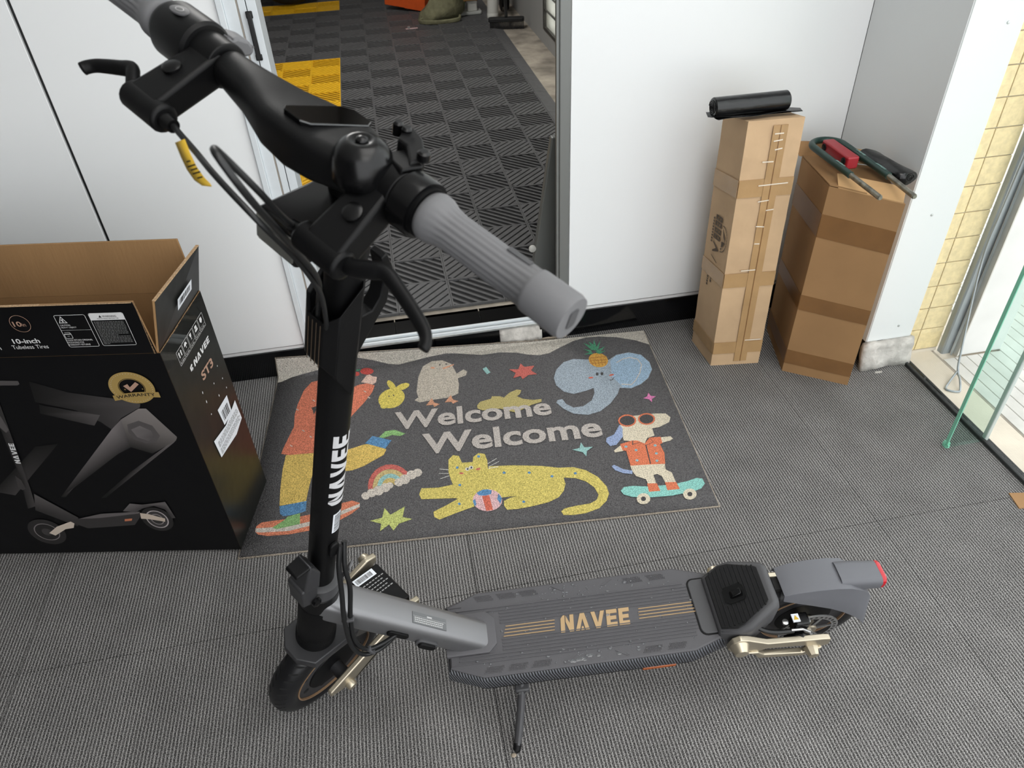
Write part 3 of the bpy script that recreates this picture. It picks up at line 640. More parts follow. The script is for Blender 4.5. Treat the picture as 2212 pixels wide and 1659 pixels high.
('crumb_print','teal','1296,1314 1321,1330 1343,1268 1319,1253'),
('dog_print','cream3','2038,655 2068,726 2156,729 2258,730 2321,721 2340,685 2322,645 2256,612 2212,608 2210,546 2164,532 2140,490 2110,510 2031,532'),
('dog_print','cream3','2021,338 2208,320 2201,279 2227,252 2229,179 2174,183 2168,233 2147,253 2126,248 2126,185 2082,192 2080,223 2034,253 2023,291'),
('dog_print','periwinkle','2037,666 2047,633 2032,562 1983,504 1947,499 1931,537 1940,566 1988,589'),
('dog_print','cream3','2010,500 1960,462 1960,445 2012,450'),
('dog_print','cream3','2233,527 2297,528 2305,506 2287,494 2235,483'),
('dog_print','orange3','2004,506 2078,525 2105,521 2140,490 2179,535 2241,531 2238,481 2222,473 2228,403 2210,320 2126,327 2023,333 2026,448 2007,455'),
('dog_print','dark','2140,480 2147,479 2135,332 2129,331'),
('dog_print','dark','2078,525 2069,491 2073,488 2082,522'),
('dog_print','dark','2070,496 2115,504 2119,502 2074,493'),
('dog_print','dark','2115,504 2140,475 2143,473 2119,502'),
('dog_print','dark','2140,475 2189,498 2193,496 2143,473'),
('dog_print','dark','2176,536 2189,496 2192,494 2179,533'),
('dog_print','teal2','2041,480 2037,474 2030,472 2024,476 2023,483 2027,489 2034,491 2040,487'),
('dog_print','teal2','2089,445 2085,439 2078,437 2073,441 2072,448 2076,454 2083,456 2088,452'),
('dog_print','teal2','2202,466 2197,460 2191,458 2185,462 2184,469 2189,475 2196,477 2201,473'),
('dog_print','teal2','2192,404 2188,397 2181,396 2176,399 2175,406 2179,412 2186,414 2191,411'),
('dog_print','teal2','2075,366 2071,360 2065,358 2059,362 2058,368 2062,375 2069,376 2074,373'),
('dog_print','teal2','2181,348 2176,342 2170,340 2164,343 2164,350 2168,356 2175,358 2180,354'),
('dog_print','periwinkle','1921,343 1936,352 1981,311 2024,295 2018,271 1974,282 1934,311'),
('dog_print','orange3','2139,685 2134,672 2126,660 2116,651 2103,644 2090,641 2076,641 2063,645 2052,652 2043,662 2037,673 2035,687 2036,700 2041,714 2049,726 2060,735 2072,742 2086,746 2100,745 2113,741 2124,734 2133,724 2139,712 2141,699'),
('dog_print','dark','2130,686 2126,676 2120,667 2111,660 2101,655 2090,652 2078,652 2068,655 2059,661 2051,669 2046,678 2044,688 2045,699 2049,709 2056,719 2064,726 2075,731 2086,734 2097,734 2108,731 2117,725 2125,717 2129,708 2131,697'),
('dog_print','orange3','2249,682 2244,670 2236,659 2226,649 2214,643 2201,640 2188,640 2176,644 2165,650 2157,660 2152,671 2150,684 2152,697 2156,710 2164,721 2175,731 2187,737 2200,740 2213,740 2225,737 2236,730 2244,720 2249,708 2251,696'),
('dog_print','dark','2240,684 2236,674 2230,665 2221,658 2212,654 2201,651 2191,651 2181,654 2172,660 2166,667 2161,676 2160,686 2161,696 2164,706 2171,714 2179,721 2189,726 2200,729 2210,729 2220,726 2229,720 2235,713 2240,704 2241,694'),
('dog_print','orange3','2078,192 2129,186 2133,131 2073,133'),
('dog_print','orange3','2172,187 2230,181 2236,130 2170,130'),
('board_print','aqua','1930,160 1952,184 1998,186 2073,171 2202,165 2292,179 2343,194 2373,185 2375,149 2346,118 2302,103 2181,90 2054,95 1980,110 1940,133'),
('dog_print','orange3','2078,192 2129,186 2133,131 2073,133'),
('dog_print','orange3','2172,187 2230,181 2236,130 2170,130'),
('board_print','cream3','2067,85 2063,73 2055,64 2046,57 2035,53 2024,53 2014,56 2006,62 2000,72 1998,83 1999,94 2004,106 2011,115 2021,123 2031,127 2043,127 2053,124 2061,117 2066,107 2069,96'),
('board_print','dark','2046,88 2043,80 2036,75 2029,74 2023,77 2020,83 2020,91 2024,99 2030,104 2037,105 2043,102 2046,96'),
('board_print','cream3','2310,82 2305,71 2297,62 2287,55 2276,51 2265,50 2255,54 2247,60 2242,69 2241,80 2242,92 2247,104 2255,113 2265,121 2276,125 2288,125 2298,121 2306,115 2311,105 2312,94'),
('board_print','dark','2289,85 2285,78 2279,73 2272,72 2266,75 2263,81 2263,89 2267,97 2274,102 2281,103 2287,100 2290,94'),
('banana_print','khaki','1236,959 1257,990 1325,1009 1331,1031 1379,1024 1403,1008 1441,1050 1489,1072 1515,1062 1503,1028 1482,1008 1516,979 1573,959 1625,960 1622,934 1560,915 1512,888 1458,860 1427,876 1368,910 1265,909 1237,930'),
)
groups = {}
for k, (nm, cn, pts) in enumerate(ART):
    groups.setdefault(nm if nm != 'star_print' else ('star_print', k), []).append((k, cn, parse(pts, 2000)))
for nm, L in groups.items():
    mb = Mb(); cols = []
    for k, cn, pts in L:
        if cn not in cols: cols.append(cn)
        mb.cur = cols.index(cn)
        mb.poly([matpos(u, v, .0074 + k * .000012) for u, v in pts])
    mb.build(nm if isinstance(nm, str) else nm[0], [CO[c] for c in cols], wm, T=mT, smooth=False)
for (u0, v0, w_, h_) in ((.372, .404, .463, .080), (.452, .290, .512, .086)):
    t = text_mb('Welcome', w_, h_, .028)
    t.build('welcome_lettering', CO['text'], wm, T=lambda p: mT(matpos(u0 + p.x, v0 + p.y, .0094)), smooth=False)

# ---------------------------------------------------------------- open black carton on the left
M['kraft'] = mat('kraft_cardboard', (158, 124, 86), .85, spec=.2, noise=(9, .1), bump=(160, .0006), stretch=(1, 1, .15))
M['kraft_edge'] = mat('raw_cardboard_edge', (176, 146, 112), .9, noise=(300, .35))
M['carton_black'] = mat('printed_black_board', (7, 7, 9), .36, spec=.3, bump=(5, .002), noise=(4, .15))
M['carton_side'] = mat('printed_charcoal_board', (26, 27, 25), .32, spec=.35, bump=(6, .003))
P0 = V((-.498, 1.289, 0)); E1 = V((-.981, .1939, 0)); E2 = V((.1939, .981, 0)); EZ = V((0, 0, 1))
cp = lambda u, w, z: E1 * u + E2 * w + EZ * (z + .0088 * (1 - u / 1.2))   # right end rests on the mat edge
ct = empty('open_carton', P0, 'open black printed scooter carton with brown inside, left of the mat', 'box')
LEN, DEP, CH, th_ = 1.2, .232, .60, .005
def cpanel(name, quad_out, inward, m):
    """quad_out: 4 points (u,w,z) of the printed face; inward: (u,w,z) thickness vector"""
    q = [V(p) for p in quad_out]; t = V(inward)
    mb = Mb(); mb.hexa(q + [p + t * .12 for p in q]); mb.cur = 1; mb.hexa([p + t * .125 for p in q] + [p + t for p in q])
    return mb.build(name, [m, M['kraft']], ct, T=lambda p: cp(*p), smooth=False)
cpanel('front_panel', [(-.001, 0, 0), (LEN, 0, 0), (LEN, 0, CH), (-.001, 0, CH)], (0, th_, 0), M['carton_black'])
cpanel('side_panel', [(-.0016, .0007, 0), (-.0016, DEP, 0), (-.0016, DEP, CH), (-.0016, .0007, CH)], (th_, 0, 0), M['carton_side'])
cpanel('back_panel', [(0, DEP, 0), (LEN, DEP, 0), (LEN, DEP, CH), (0, DEP, CH)], (0, -th_, 0), M['carton_black'])
cpanel('side_panel', [(LEN, 0, 0), (LEN, DEP, 0), (LEN, DEP, CH), (LEN, 0, CH)], (-th_, 0, 0), M['carton_side'])
cpanel('base_panel', [(.006, .006, 0), (LEN - .006, .006, 0), (LEN - .006, DEP - .006, 0), (.006, DEP - .006, 0)], (0, 0, th_), M['carton_black'])
ff = cpanel('front_flap', [(.004, 0, CH + .001), (LEN, 0, CH + .001), (LEN, -.004, .718), (.010, -.002, .720)], (0, th_, 0), M['carton_black'])
sf = cpanel('side_flap', [(0, .002, CH + .001), (0, DEP, CH + .001), (-.034, DEP - .004, .712), (-.030, .004, .716)], (th_, 0, .001), M['carton_side'])
cpanel('back_flap', [(.002, DEP, CH + .001), (LEN, DEP, CH + .001), (LEN, DEP + .012, .722), (.014, DEP + .012, .722)], (0, -th_, 0), M['carton_black'])
cpanel('side_flap', [(LEN, 0, CH + .001), (LEN, DEP, CH + .001), (LEN + .03, DEP, .715), (LEN + .03, 0, .715)], (-th_, 0, 0), M['carton_side'])
# prints on the front, flat ink: (u to the left, z up)
M['ink_white'] = mat('white_print', (214, 214, 214), .45); M['ink_gold'] = mat('gold_foil_print', (190, 160, 96), .35, metal=.4); M['ink_rose'] = mat('rose_gold_print', (186, 150, 130), .4, metal=.2)
M['ink_black'] = mat('black_print', (18, 18, 18), .5); M['ink_grey'] = mat('grey_print', (150, 150, 150), .5); M['ink_orange'] = mat('copper_print', (190, 120, 84), .4)
M['paper'] = mat('white_sticker_paper', (222, 226, 232), .5)
def vcol_mat():
    m = bpy.data.materials.new('photo_print'); m.use_nodes = True; nt = m.node_tree; b = nt.nodes['Principled BSDF']; b.inputs['Roughness'].default_value = .36
    a = nt.nodes.new('ShaderNodeVertexColor'); a.layer_name = 'ink'; nt.links.new(a.outputs[0], b.inputs['Base Color']); return m
M['photo'] = vcol_mat()
def photo_poly(name, items, parent=None, h0=.0008):
    """items: [(points(u,z), greys or one grey, tint)] printed picture with its own tones"""
    mb = Mb(); cols = []
    for k, (pts, g, tint) in enumerate(items):
        mb.poly([(u, -h0 - k * .00006, z) for u, z in [(p[0], p[1]) for p in pts]]) if False else None
        tri = tessellate_polygon([[V((p[0], p[1], 0)) for p in pts]])
        mb.add([(p[0], -h0 - k * .00006, p[1]) for p in pts], [tuple(t) for t in tri])
        gs = g if isinstance(g, (list, tuple)) else [g] * len(pts)
        cols += [lin(tuple(min(255, x * t) for t in tint)) for x in gs]
    o = mb.build(name, M['photo'], parent or ct, T=lambda p: cp(*p), smooth=False)
    at = o.data.color_attributes.new('ink', 'FLOAT_COLOR', 'POINT')
    for i, c in enumerate(cols): at.data[i].color = c
    return o
PR = dict(beam1='2891,5405 2214,5088 1239,4875 828,4727 871,4642 1378,4358 1687,4042 1849,4263 2252,4610 3006,4856', bar2='2956,4785 2312,4594 1787,4457 2023,4167 2334,4277 3036,4544',
 head='1391,4322 910,4608 751,4604 359,3787 422,3677 1060,3315 1466,3517', leg='1391,4322 1466,3517 1814,3335 3264,2289 3562,2001 3680,2004 1701,4043', leg2='371,3750 482,3623 2626,1957 2753,1938 1732,2783',
 circle='1309,4177 1028,4277 781,4127 716,3833 861,3651 1094,3620 1303,3738 1360,3961', circle2='1280,4032 1051,4134 858,3984 852,3800 1013,3693 1222,3810', leftbeam='4999,2374 3561,3609 3029,3671 4715,2093 5078,2208',
 stem='3799,4877 3763,4842 4258,2314 4404,1719 4623,1637 4315,2768 4048,4359', stemcov='3914,4638 3909,4391 3913,4120 4010,4031 4099,4252', bar='3525,5449 3103,5428 3107,5346 3169,5314 3584,5326',
 neck='4244,2145 3550,1301 3679,986 4463,1589', deck='3848,1172 3568,1256 1999,1464 2069,1265 2287,999 3461,912', decktop='3568,1256 2954,1420 1999,1464 2052,1399 3075,1267',
 fender='2395,1495 2136,1751 1855,1701 1289,1782 1276,1687 1226,1223 1315,1202 1378,1515 1602,1651 1900,1571 2097,1444', arm='2014,1420 1820,1371 1481,1206 1518,1094 1851,1193 2055,1220',
 arm2='4483,773 4199,998 3787,1171 3724,1101 3805,943 4023,902 4368,677', latch='4411,2750 4331,2605 4360,2317 4452,2277 4516,2362', reflect='2451,1220 2263,1234 2306,1158 2481,1140')
PR = {k: parse(v, 10000) for k, v in PR.items()}
W_ = (1, .95, .95)
photo_poly('closeup_picture', [(PR['leftbeam'], [20, 14, 15, 62, 44], W_), (PR['beam1'], [14, 34, 62, 74, 70, 62, 52, 44, 34, 16], W_), (PR['bar2'], [16, 44, 82, 66, 44, 14], W_),
    (PR['leg'], [104, 30, 46, 70, 16, 14, 118], W_), (PR['leg2'], [112, 96, 14, 14, 30], W_), (PR['head'], [112, 128, 124, 104, 96, 26, 30], (1, .95, .93)), (PR['circle'], 78, W_), (PR['circle2'], [104, 108, 92, 74, 88, 100], W_)])
def circ(c, r, n=28): return [(c[0] + r[0] * math.cos(2 * PI * i / n), c[1] + r[1] * math.sin(2 * PI * i / n)) for i in range(n)]
wF, wR = (.4528, .0805), (.168, .118)
its = [(PR['bar'], 78, W_), (PR['stem'], [74, 50, 60, 70, 34, 30, 30], W_), (PR['stemcov'], 84, W_)]
its += [(circ(wF, (.044, .046)), 40, W_), (circ(wF, (.030, .031)), 120, W_), (circ(wF, (.0275, .0285)), 34, W_), (circ(wF, (.012, .013)), 62, W_)]
its += [(circ(wR, (.037, .042)), 36, W_), (circ(wR, (.026, .031)), 170, W_), (circ(wR, (.023, .028)), 58, W_), (circ(wR, (.0155, .019)), 130, W_), (circ(wR, (.013, .016)), 48, W_)]
its += [(PR['neck'], [88, 64, 46, 40], W_), (PR['deck'], 52, W_), (PR['decktop'], 96, W_), (PR['fender'], [90, 108, 84, 92, 100, 70, 60, 48, 54, 60, 70], W_), (PR['arm'], 196, (1, .92, .84)), (PR['arm2'], 202, (1, .93, .86)), (PR['latch'], 60, W_), (PR['reflect'], 190, (1, .62, .45))]
photo_poly('scooter_picture', its, h0=.0015)
def front_ink(name, mb, m, u0, z0, h=.0011, parent=None, rot=0):
    c_, s_ = math.cos(rot), math.sin(rot)
    return mb.build(name, m, parent or ct, T=lambda p: cp(u0 - (p.x * c_ - p.y * s_), -h - .003 * max(0, (z0 + p.y - .60) / .12), z0 + p.x * s_ + p.y * c_), smooth=False)
def ring(rx, ry, t, n=40):
    return Mb().loft([[(rx * math.cos(a), ry * math.sin(a), 0), ((rx - t) * math.cos(a), (ry - t) * math.sin(a), 0)] for a in [2 * PI * i / n for i in range(n + 1)]], False, False)
def frame(w, h, t, r=.004):
    o = rrect(w, h, r); i = rrect(w - 2 * t, h - 2 * t, r * .7)
    return Mb().loft([[(a[0], a[1], 0), (b[0], b[1], 0)] for a, b in zip(o + o[:1], i + i[:1])], False, False)
front_ink('print_lettering', text_mb('10-inch', .0535, .0115, .02), M['ink_white'], .2755, .634)
front_ink('print_lettering', text_mb('Tubeless Tires', .072, .0092), M['ink_white'], .283, .621)
front_ink('print_lettering', text_mb('m', .0105, .0066), M['ink_white'], .3166, .6203)
front_ink('circle_print', ring(.0193, .0195, .0009), M['ink_rose'], .2413, .6805)
front_ink('print_lettering', text_mb('10', .0165, .0118, .02), M['ink_rose'], .2555, .674); front_ink('print_lettering', text_mb('in', .0068, .0078), M['ink_rose'], .2385, .6742)
front_ink('caution_frame', frame(.0605, .0755, .0009), M['ink_white'], .1395, .6596); front_ink('caution_line', Mb().box((0, 0, 0), (.059, .0007, .0001)), M['ink_white'], .1689, .6618)
front_ink('caution_lettering', text_mb('CAUTION:', .020, .0038), M['ink_white'], .1662, .6719); front_ink('caution_lettering', text_mb('HEAVY OBJECT', .030, .0038), M['ink_white'], .1664, .6663)
tri_o = [(0, 0), (.0165, 0), (.008, .016)]; tri_i = [(.0022, .0013), (.0143, .0013), (.008, .0132)]
front_ink('heavy_symbol', Mb().loft([[(a[0], a[1], 0), (b[0], b[1], 0)] for a, b in zip(tri_o + tri_o[:1], tri_i + tri_i[:1])], False, False), M['ink_white'], .1655, .6788)
front_ink('heavy_symbol', Mb().poly([(.006, .002), (.0075, .005), (.006, .007), (.0075, .009), (.0105, .008), (.009, .006), (.0105, .002), (.009, .002), (.0083, .0045), (.007, .002)]), M['ink_white'], .1655, .6788)
front_ink('box_symbol', frame(.0145, .0105, .0008, .001), M['ink_white'], .1605, .6478); front_ink('box_symbol', Mb().box((0, 0, 0), (.0045, .0009, .0001)), M['ink_white'], .1627, .6478)
front_ink('box_symbol', Mb().poly([(0, 0), (.0145, 0), (.0125, .0042), (.002, .0042), (.0027, .0036), (.0118, .0036), (.0131, .0008), (.0014, .0008)]), M['ink_white'], .1677, .6532)
for s_, w_, z_ in (('PLEASE RETAIN ORIGINAL', .052, .6368), ('PACKAGING FOR', .033, .6312), ('WARRANTY RETURNS', .0432, .6257)): front_ink('retain_lettering', text_mb(s_, w_, .0038), M['ink_white'], .1692, z_)
front_ink('warning_frame', frame(.0672, .0768, .0009), M['ink_white'], .0688, .6612)
front_ink('warning_header', Mb().poly([(0, 0), (.0665, 0), (.0665, .0125), (.0625, .0165), (.004, .0165), (0, .0125)]), M['ink_white'], .1020, .6830)
front_ink('warning_lettering', text_mb('WARNING', .027, .0044, .01), M['ink_black'], .0772, .6895, .0014); front_ink('warning_lettering', text_mb('PLEASE READ BEFORE USE', .041, .0024), M['ink_black'], .0885, .6856, .0014)
front_ink('warning_symbol', Mb().poly([(0, 0), (.006, 0), (.003, .0056)]), M['ink_black'], .0845, .6892, .0014)
para = Mb(); random.seed(8)
for r in range(16):
    x = 0; z = -.0034 * r; wmax = .058 if r not in (9, 15) else (.036 if r == 9 else .012)
    while x < wmax:
        w_ = random.uniform(.002, .0065); para.box((x, z, 0), (min(x + w_, wmax), z + .0017, .0001)); x += w_ + .0011
front_ink('warning_paragraph', para, M['ink_grey'], .0985, .6780)
# warranty seal
wu, wz = .0841, .517
bd = Mb().loft([[(.0465 * math.cos(a), .041 * math.sin(a), 0), (.0275 * math.cos(a), .0245 * math.sin(a), 0)] for a in [2 * PI * i / 48 for i in range(49)]], False, False)
front_ink('warranty_seal', bd, M['ink_gold'], wu, wz, .0022); front_ink('warranty_seal', ring(.0262, .0232, .0008), M['ink_gold'], wu, wz, .0022)
dots = Mb()
for i in range(44):
    a = 2 * PI * i / 44; c = (.0415 * math.cos(a), .0365 * math.sin(a)); dots.poly([(c[0] + .0007 * math.cos(b), c[1] + .0007 * math.sin(b)) for b in (0, 1.05, 2.1, 3.14, 4.19, 5.24)])
front_ink('seal_dots', dots, M['ink_white'], wu, wz, .0024)
front_ink('seal_tick', Mb().poly([(-.016, .0056), (-.0056, .0104), (-.0034, .0018), (.0122, .015), (.0176, .009), (-.005, -.0102)]), M['ink_rose'], wu, wz, .0024)
for sx in (-.0155, .021): front_ink('seal_star', Mb().poly([(sx + (.0022 if i % 2 == 0 else .0009) * math.cos(PI / 2 + i * PI / 5), -.0035 + (.0022 if i % 2 == 0 else .0009) * math.sin(PI / 2 + i * PI / 5)) for i in range(10)]), M['ink_gold'], wu, wz, .0024)
rb = [(-.047 + .098 * i / 12, -.0255 + .006 * i / 12 + .004 * math.sin(PI * i / 12)) for i in range(13)]
front_ink('seal_ribbon', Mb().loft([[(x, y - .007, 0), (x, y + .007, 0)] for x, y in rb], False, False), M['ink_gold'], wu, wz, .0026)
t = text_mb('WARRANTY', .082, .0078, .01)
t.build('seal_lettering', M['ink_black'], ct, T=lambda p: cp(wu - (-.040 + p.x), -.0030, wz - .029 + p.y + .006 * (p.x + .008) / .098 + .004 * math.sin(PI * min(1, max(0, (p.x + .008) / .098)))), smooth=False)
nb = Mb()
for p in stencil('NAVEE', .062, .0118, .1): nb.poly(p)
nb.build('scooter_picture_lettering', M['ink_white'], ct, T=lambda p: cp(.4091 - .0117 * p.x / .062 + p.y, -.0036, .3130 + p.x), smooth=False)
# prints and stickers on the narrow side: (w into depth, z)
def side_ink(name, mb, m, w0, z0, h=.0008, k=0., fl=False):
    return mb.build(name, m, ct, T=lambda p: cp(-h - .0014 - (.0022 + max(0, (z0 + p.y + k * p.x - .60)) * .283 if fl else 0), w0 + p.x, z0 + p.y + k * p.x), smooth=False)
def barcode(w, h, n, seed):
    random.seed(seed); mb = Mb(); x = 0
    while x < w:
        b_ = random.choice((.6, .6, 1.2, 1.8)) * w / n; mb.box((x, 0, 0), (min(x + b_, w), h, .0001)); x += b_ + random.choice((.6, 1.0, 1.5)) * w / n
    return mb
side_ink('barcode_sticker', Mb().poly([(0, 0), (.079, .002), (.079, .026), (0, .026)]), M['paper'], .094, .6375, .0012, fl=True)
side_ink('barcode_lines', barcode(.062, .013, 34, 1), M['ink_black'], .102, .6445, .0016, fl=True)
for i in range(5):
    w0 = .051 + .0312 * i
    side_ink('handling_symbol', frame(.0285, .034, .0008, .001), M['ink_white'], w0 + .0145, .545)
    side_ink('handling_symbol', Mb().box((0, 0, 0), (.0272, .0006, .0001)), M['ink_white'], w0 + .0008, .5365)
    side_ink('handling_symbol', Mb().box((0, 0, 0), (.006, .0022, .0001)).box((.008, 0, 0), (.02 - .002 * (i % 3), .0022, .0001)), M['ink_white'], w0 + .004, .531)
sym = [[[(.004, .003), (.008, .003), (.008, .012), (.010, .012), (.006, .017), (.002, .012), (.004, .012)], [(.014, .003), (.018, .003), (.018, .012), (.020, .012), (.016, .017), (.012, .012), (.014, .012)]],
       [[(.003, .009), (.006, .015), (.011, .017), (.016, .015), (.019, .009), (.012, .0095), (.012, .003), (.010, .003), (.010, .0095)]],
       [[(.006, .017), (.016, .017), (.014, .010), (.012, .008), (.012, .004), (.015, .003), (.007, .003), (.010, .004), (.010, .008), (.008, .010)]],
       [[(.004, .003), (.018, .003), (.018, .008), (.004, .008)], [(.006, .009), (.016, .009), (.016, .016), (.006, .016)]],
       [[(.006, .016), (.016, .016), (.017, .008), (.011, .003), (.005, .008)]]]
for i, ps in enumerate(sym):
    mb = Mb(); [mb.poly(p) for p in ps]; side_ink('handling_symbol', mb, M['ink_white'], .054 + .0312 * i, .5405)
nb = Mb(); [nb.poly([(u + .02, v) for u, v in p]) for p in stencil('NAVEE', .098, .0148, .12)]
nb.poly([(0, .002), (.006, .002), (.006, .0145), (0, .012)]); nb.poly([(.007, 0), (.013, .003), (.010, .008), (.007, .006)]); nb.poly([(.007, .008), (.014, .0115), (.011, .015), (.007, .014)])
side_ink('side_lettering', nb, M['ink_white'], .080, .4895, k=-.004)
side_ink('side_lettering', text_mb('ST3', .066, .0225, .03), M['ink_rose'], .112, .440, k=-.06)
side_ink('barcode_sticker', Mb().poly([(0, .0), (.052, -.006), (.056, .045), (-.006, .051)]), M['paper'], .130, .294, .0010); side_ink('barcode_lines', barcode(.04, .028, 22, 3), M['ink_black'], .136, .302, .0014, k=-.1)
side_ink('shipping_sticker', Mb().poly([(0, 0), (.1, -.019), (.150, -.010), (.147, .050), (.068, .039), (-.005, .055)]), M['paper'], .066, .2506, .0018)
pp = Mb(); random.seed(6)
for r in range(9):
    x = .006
    while x < .135:
        w_ = random.uniform(.004, .012)
        if r not in (4,): pp.box((x, .004 + r * .0042, 0), (x + w_, .0058 + r * .0042, .0001))
        x += w_ + .003
side_ink('sticker_print', pp, M['ink_grey'], .068, .2500, .0022, k=-.06)
random.seed(13)
sm = Mb()
for (a, b) in ((.1497, .4007), (.0912, .4202), (.1524, .3616), (.0927, .3924), (.0929, .3574), (.1966, .3509), (.1904, .4202), (.1937, .3809)):
    d = random.uniform(.004, .01); sm.poly([(a, b), (a + .0025, b + d * .4), (a + .001, b + d), (a - .0015, b + d * .5)])
side_ink('scuff_marks', sm, M['ink_white'], 0, 0, .0009)
# clear packing tape and worn crease
M['tape_clear'] = mat('clear_packing_tape', (70, 70, 68), .15, spec=.5)
side_ink('clear_tape', Mb().poly([(0, 0), (.232, .0), (.232, -.045), (.20, -.05), (.12, -.043), (.06, -.05), (0, -.05)]), glass_material('clear_tape', (.93, .93, .93, 1)), 0, .600, .0005)
cr = Mb()
for i in range(14):
    w0 = .232 * i / 14; cr.box((w0, -.0012 + random.uniform(-.0008, .0008), 0), (w0 + .232 / 14 * .93, .0012 + random.uniform(-.0006, .001), .0004))
side_ink('worn_crease', cr, M['kraft_edge'], 0, .601, .0004)
cr = Mb()
for i in range(40): cr.box((-.0, i * .003, 0), (.0022 + random.uniform(-.001, .001), i * .003 + .0027, .0004))
cr.build('worn_edge', M['kraft_edge'], ct, T=lambda p: cp(.0085 - p.x, -.0022, .601 + p.y), smooth=False)
Mb().box((0, 0, 0), (LEN - .02, .0058, .0012)).build('raw_edge', M['kraft_edge'], ct, T=lambda p: cp(.012 + p.x, -.0035 + p.y, .7185 + p.z), smooth=False)
Mb().hexa([(-.0306, .004, .716), (-.0245, .004, .7165), (-.0285, DEP - .004, .7125), (-.0346, DEP - .004, .712), (-.0306, .004, .7175), (-.0245, .004, .718), (-.0285, DEP - .004, .714), (-.0346, DEP - .004, .7135)]).build('raw_edge', M['kraft_edge'], ct, T=lambda p: cp(*p), smooth=False)
# ---------------------------------------------------------------- brown cartons in the right corner
M['kraft2'] = mat('brown_cardboard', (194, 164, 130), .8, spec=.25, noise=(8, .1), bump=(14, .004))
M['kraft3'] = mat('smooth_brown_cardboard', (158, 122, 84), .75, spec=.25, noise=(7, .07), bump=(9, .002))
M['kraft_in'] = mat('light_brown_cardboard', (192, 154, 110), .8, spec=.2, noise=(10, .08))
M['tape'] = mat('brown_packing_tape', (174, 140, 98), .22, spec=.5, bump=(30, .002), noise=(12, .1))
M['tape2'] = mat('dark_packing_tape', (128, 92, 56), .3, spec=.5, noise=(12, .1))
M['plastic_sheet'] = mat('black_bin_bag_plastic', (14, 14, 15), .22, spec=.5, bump=(18, .004))
def prism_box(b, t):  # bottom and top corner lists FL FR BR BL
    return b + t
def face_pt(b, t, i, j, s, h, out):
    """point on the face between corners i,j: s across, h up, out outward"""
    lo = b[i].lerp(b[j], s); hi = t[i].lerp(t[j], s); p = lo.lerp(hi, h)
    n = (b[j] - b[i]).cross(V((0, 0, 1))).normalized()
    return p + n * out
B1 = [V((.903, 1.734, 0)), V((1.053, 1.714, 0)), V((1.060, 1.852, 0)), V((.896, 1.876, 0))]
T1 = [V((.9025, 1.742, .765)), V((1.0485, 1.729, .767)), V((1.052, 1.862, .742)), V((.898, 1.878, .740))]
tbx = empty('tall_carton', (.975, 1.79, 0), 'tall narrow brown carton bound with shiny packing tape, by the white wall', 'box')
bT = lambda p: p - V((.975, 1.79, 0))
random.seed(21)
def wavy_box(b, t, nz, amp):
    rings = []
    for k in range(nz + 1):
        h = k / nz; ring_ = []
        for i in range(4):
            j = (i + 1) % 4
            for q in range(4):
                ring_.append(face_pt(b, t, i, j, q / 4, h, (random.uniform(-amp, amp) if 0 < k < nz and q else random.uniform(-amp, amp) * .4)))
        rings.append(ring_)
    return Mb().loft(rings)
wavy_box(B1, T1, 22, .0014).build('carton_body', M['kraft2'], tbx, T=bT, ang=50)
def band(name, b, t, faces, h0, h1, m, parent, T, out=.0022, s0=0., s1=1., tilt=0.):
    mb = Mb()
    for (i, j) in faces:
        q = [face_pt(b, t, i, j, s, h, out) for s, h in ((s0, h0), (s1, h0 + tilt), (s1, h1 + tilt), (s0, h1))]
        n = (b[j] - b[i]).cross(V((0, 0, 1))).normalized() * .0004
        mb.hexa([p - n for p in q] + [p + n for p in q])
    return mb.build(name, m, parent, T=T, smooth=False)
F_L = [(0, 1), (3, 0)]
for h0, h1 in ((.735, .80), (.37, .43), (.06, .115)): band('packing_tape', B1, T1, F_L, h0, h1, M['tape'], tbx, bT)
band('packing_tape', B1, T1, [(0, 1)], .02, .985, M['tape'], tbx, bT, .0030, .46, .72)
band('tape_seam', B1, T1, [(0, 1)], .02, .985, M['tape2'], tbx, bT, .0036, .585, .60)
M['shine'] = mat('tape_glint_paint', (226, 214, 196), .12, spec=.6)  # pale strips painted as highlights along the tape wrinkles
for h_, s0, s1 in ((.955, .5, .66), (.93, .5, .66), (.90, .55, .68), (.86, .36, .56), (.775, .36, .9), (.715, .4, .6), (.68, .58, .72), (.62, .44, .6), (.55, .47, .57), (.44, .3, .58), (.12, .62, .95)):
    band('tape_wrinkle_glint', B1, T1, [(0, 1)], h_, h_ + .004, M['shine'], tbx, bT, .0040, s0, s1, random.uniform(-.004, .004))
# top: two closing flaps with a gap
zt = lambda p, d: p + V((0, 0, d))
mid_f = T1[0].lerp(T1[1], .05); 
Mb().hexa([T1[0], T1[1], T1[1].lerp(T1[2], .5), T1[0].lerp(T1[3], .5)] + [zt(p, .003) for p in (T1[0], T1[1], T1[1].lerp(T1[2], .49), T1[0].lerp(T1[3], .49))]).build('top_flap', M['kraft2'], tbx, T=bT)
Mb().hexa([T1[0].lerp(T1[3], .51), T1[1].lerp(T1[2], .51), T1[2], T1[3]] + [zt(p, .003) for p in (T1[0].lerp(T1[3], .52), T1[1].lerp(T1[2], .52), T1[2], T1[3])]).build('top_flap', M['kraft2'], tbx, T=bT)
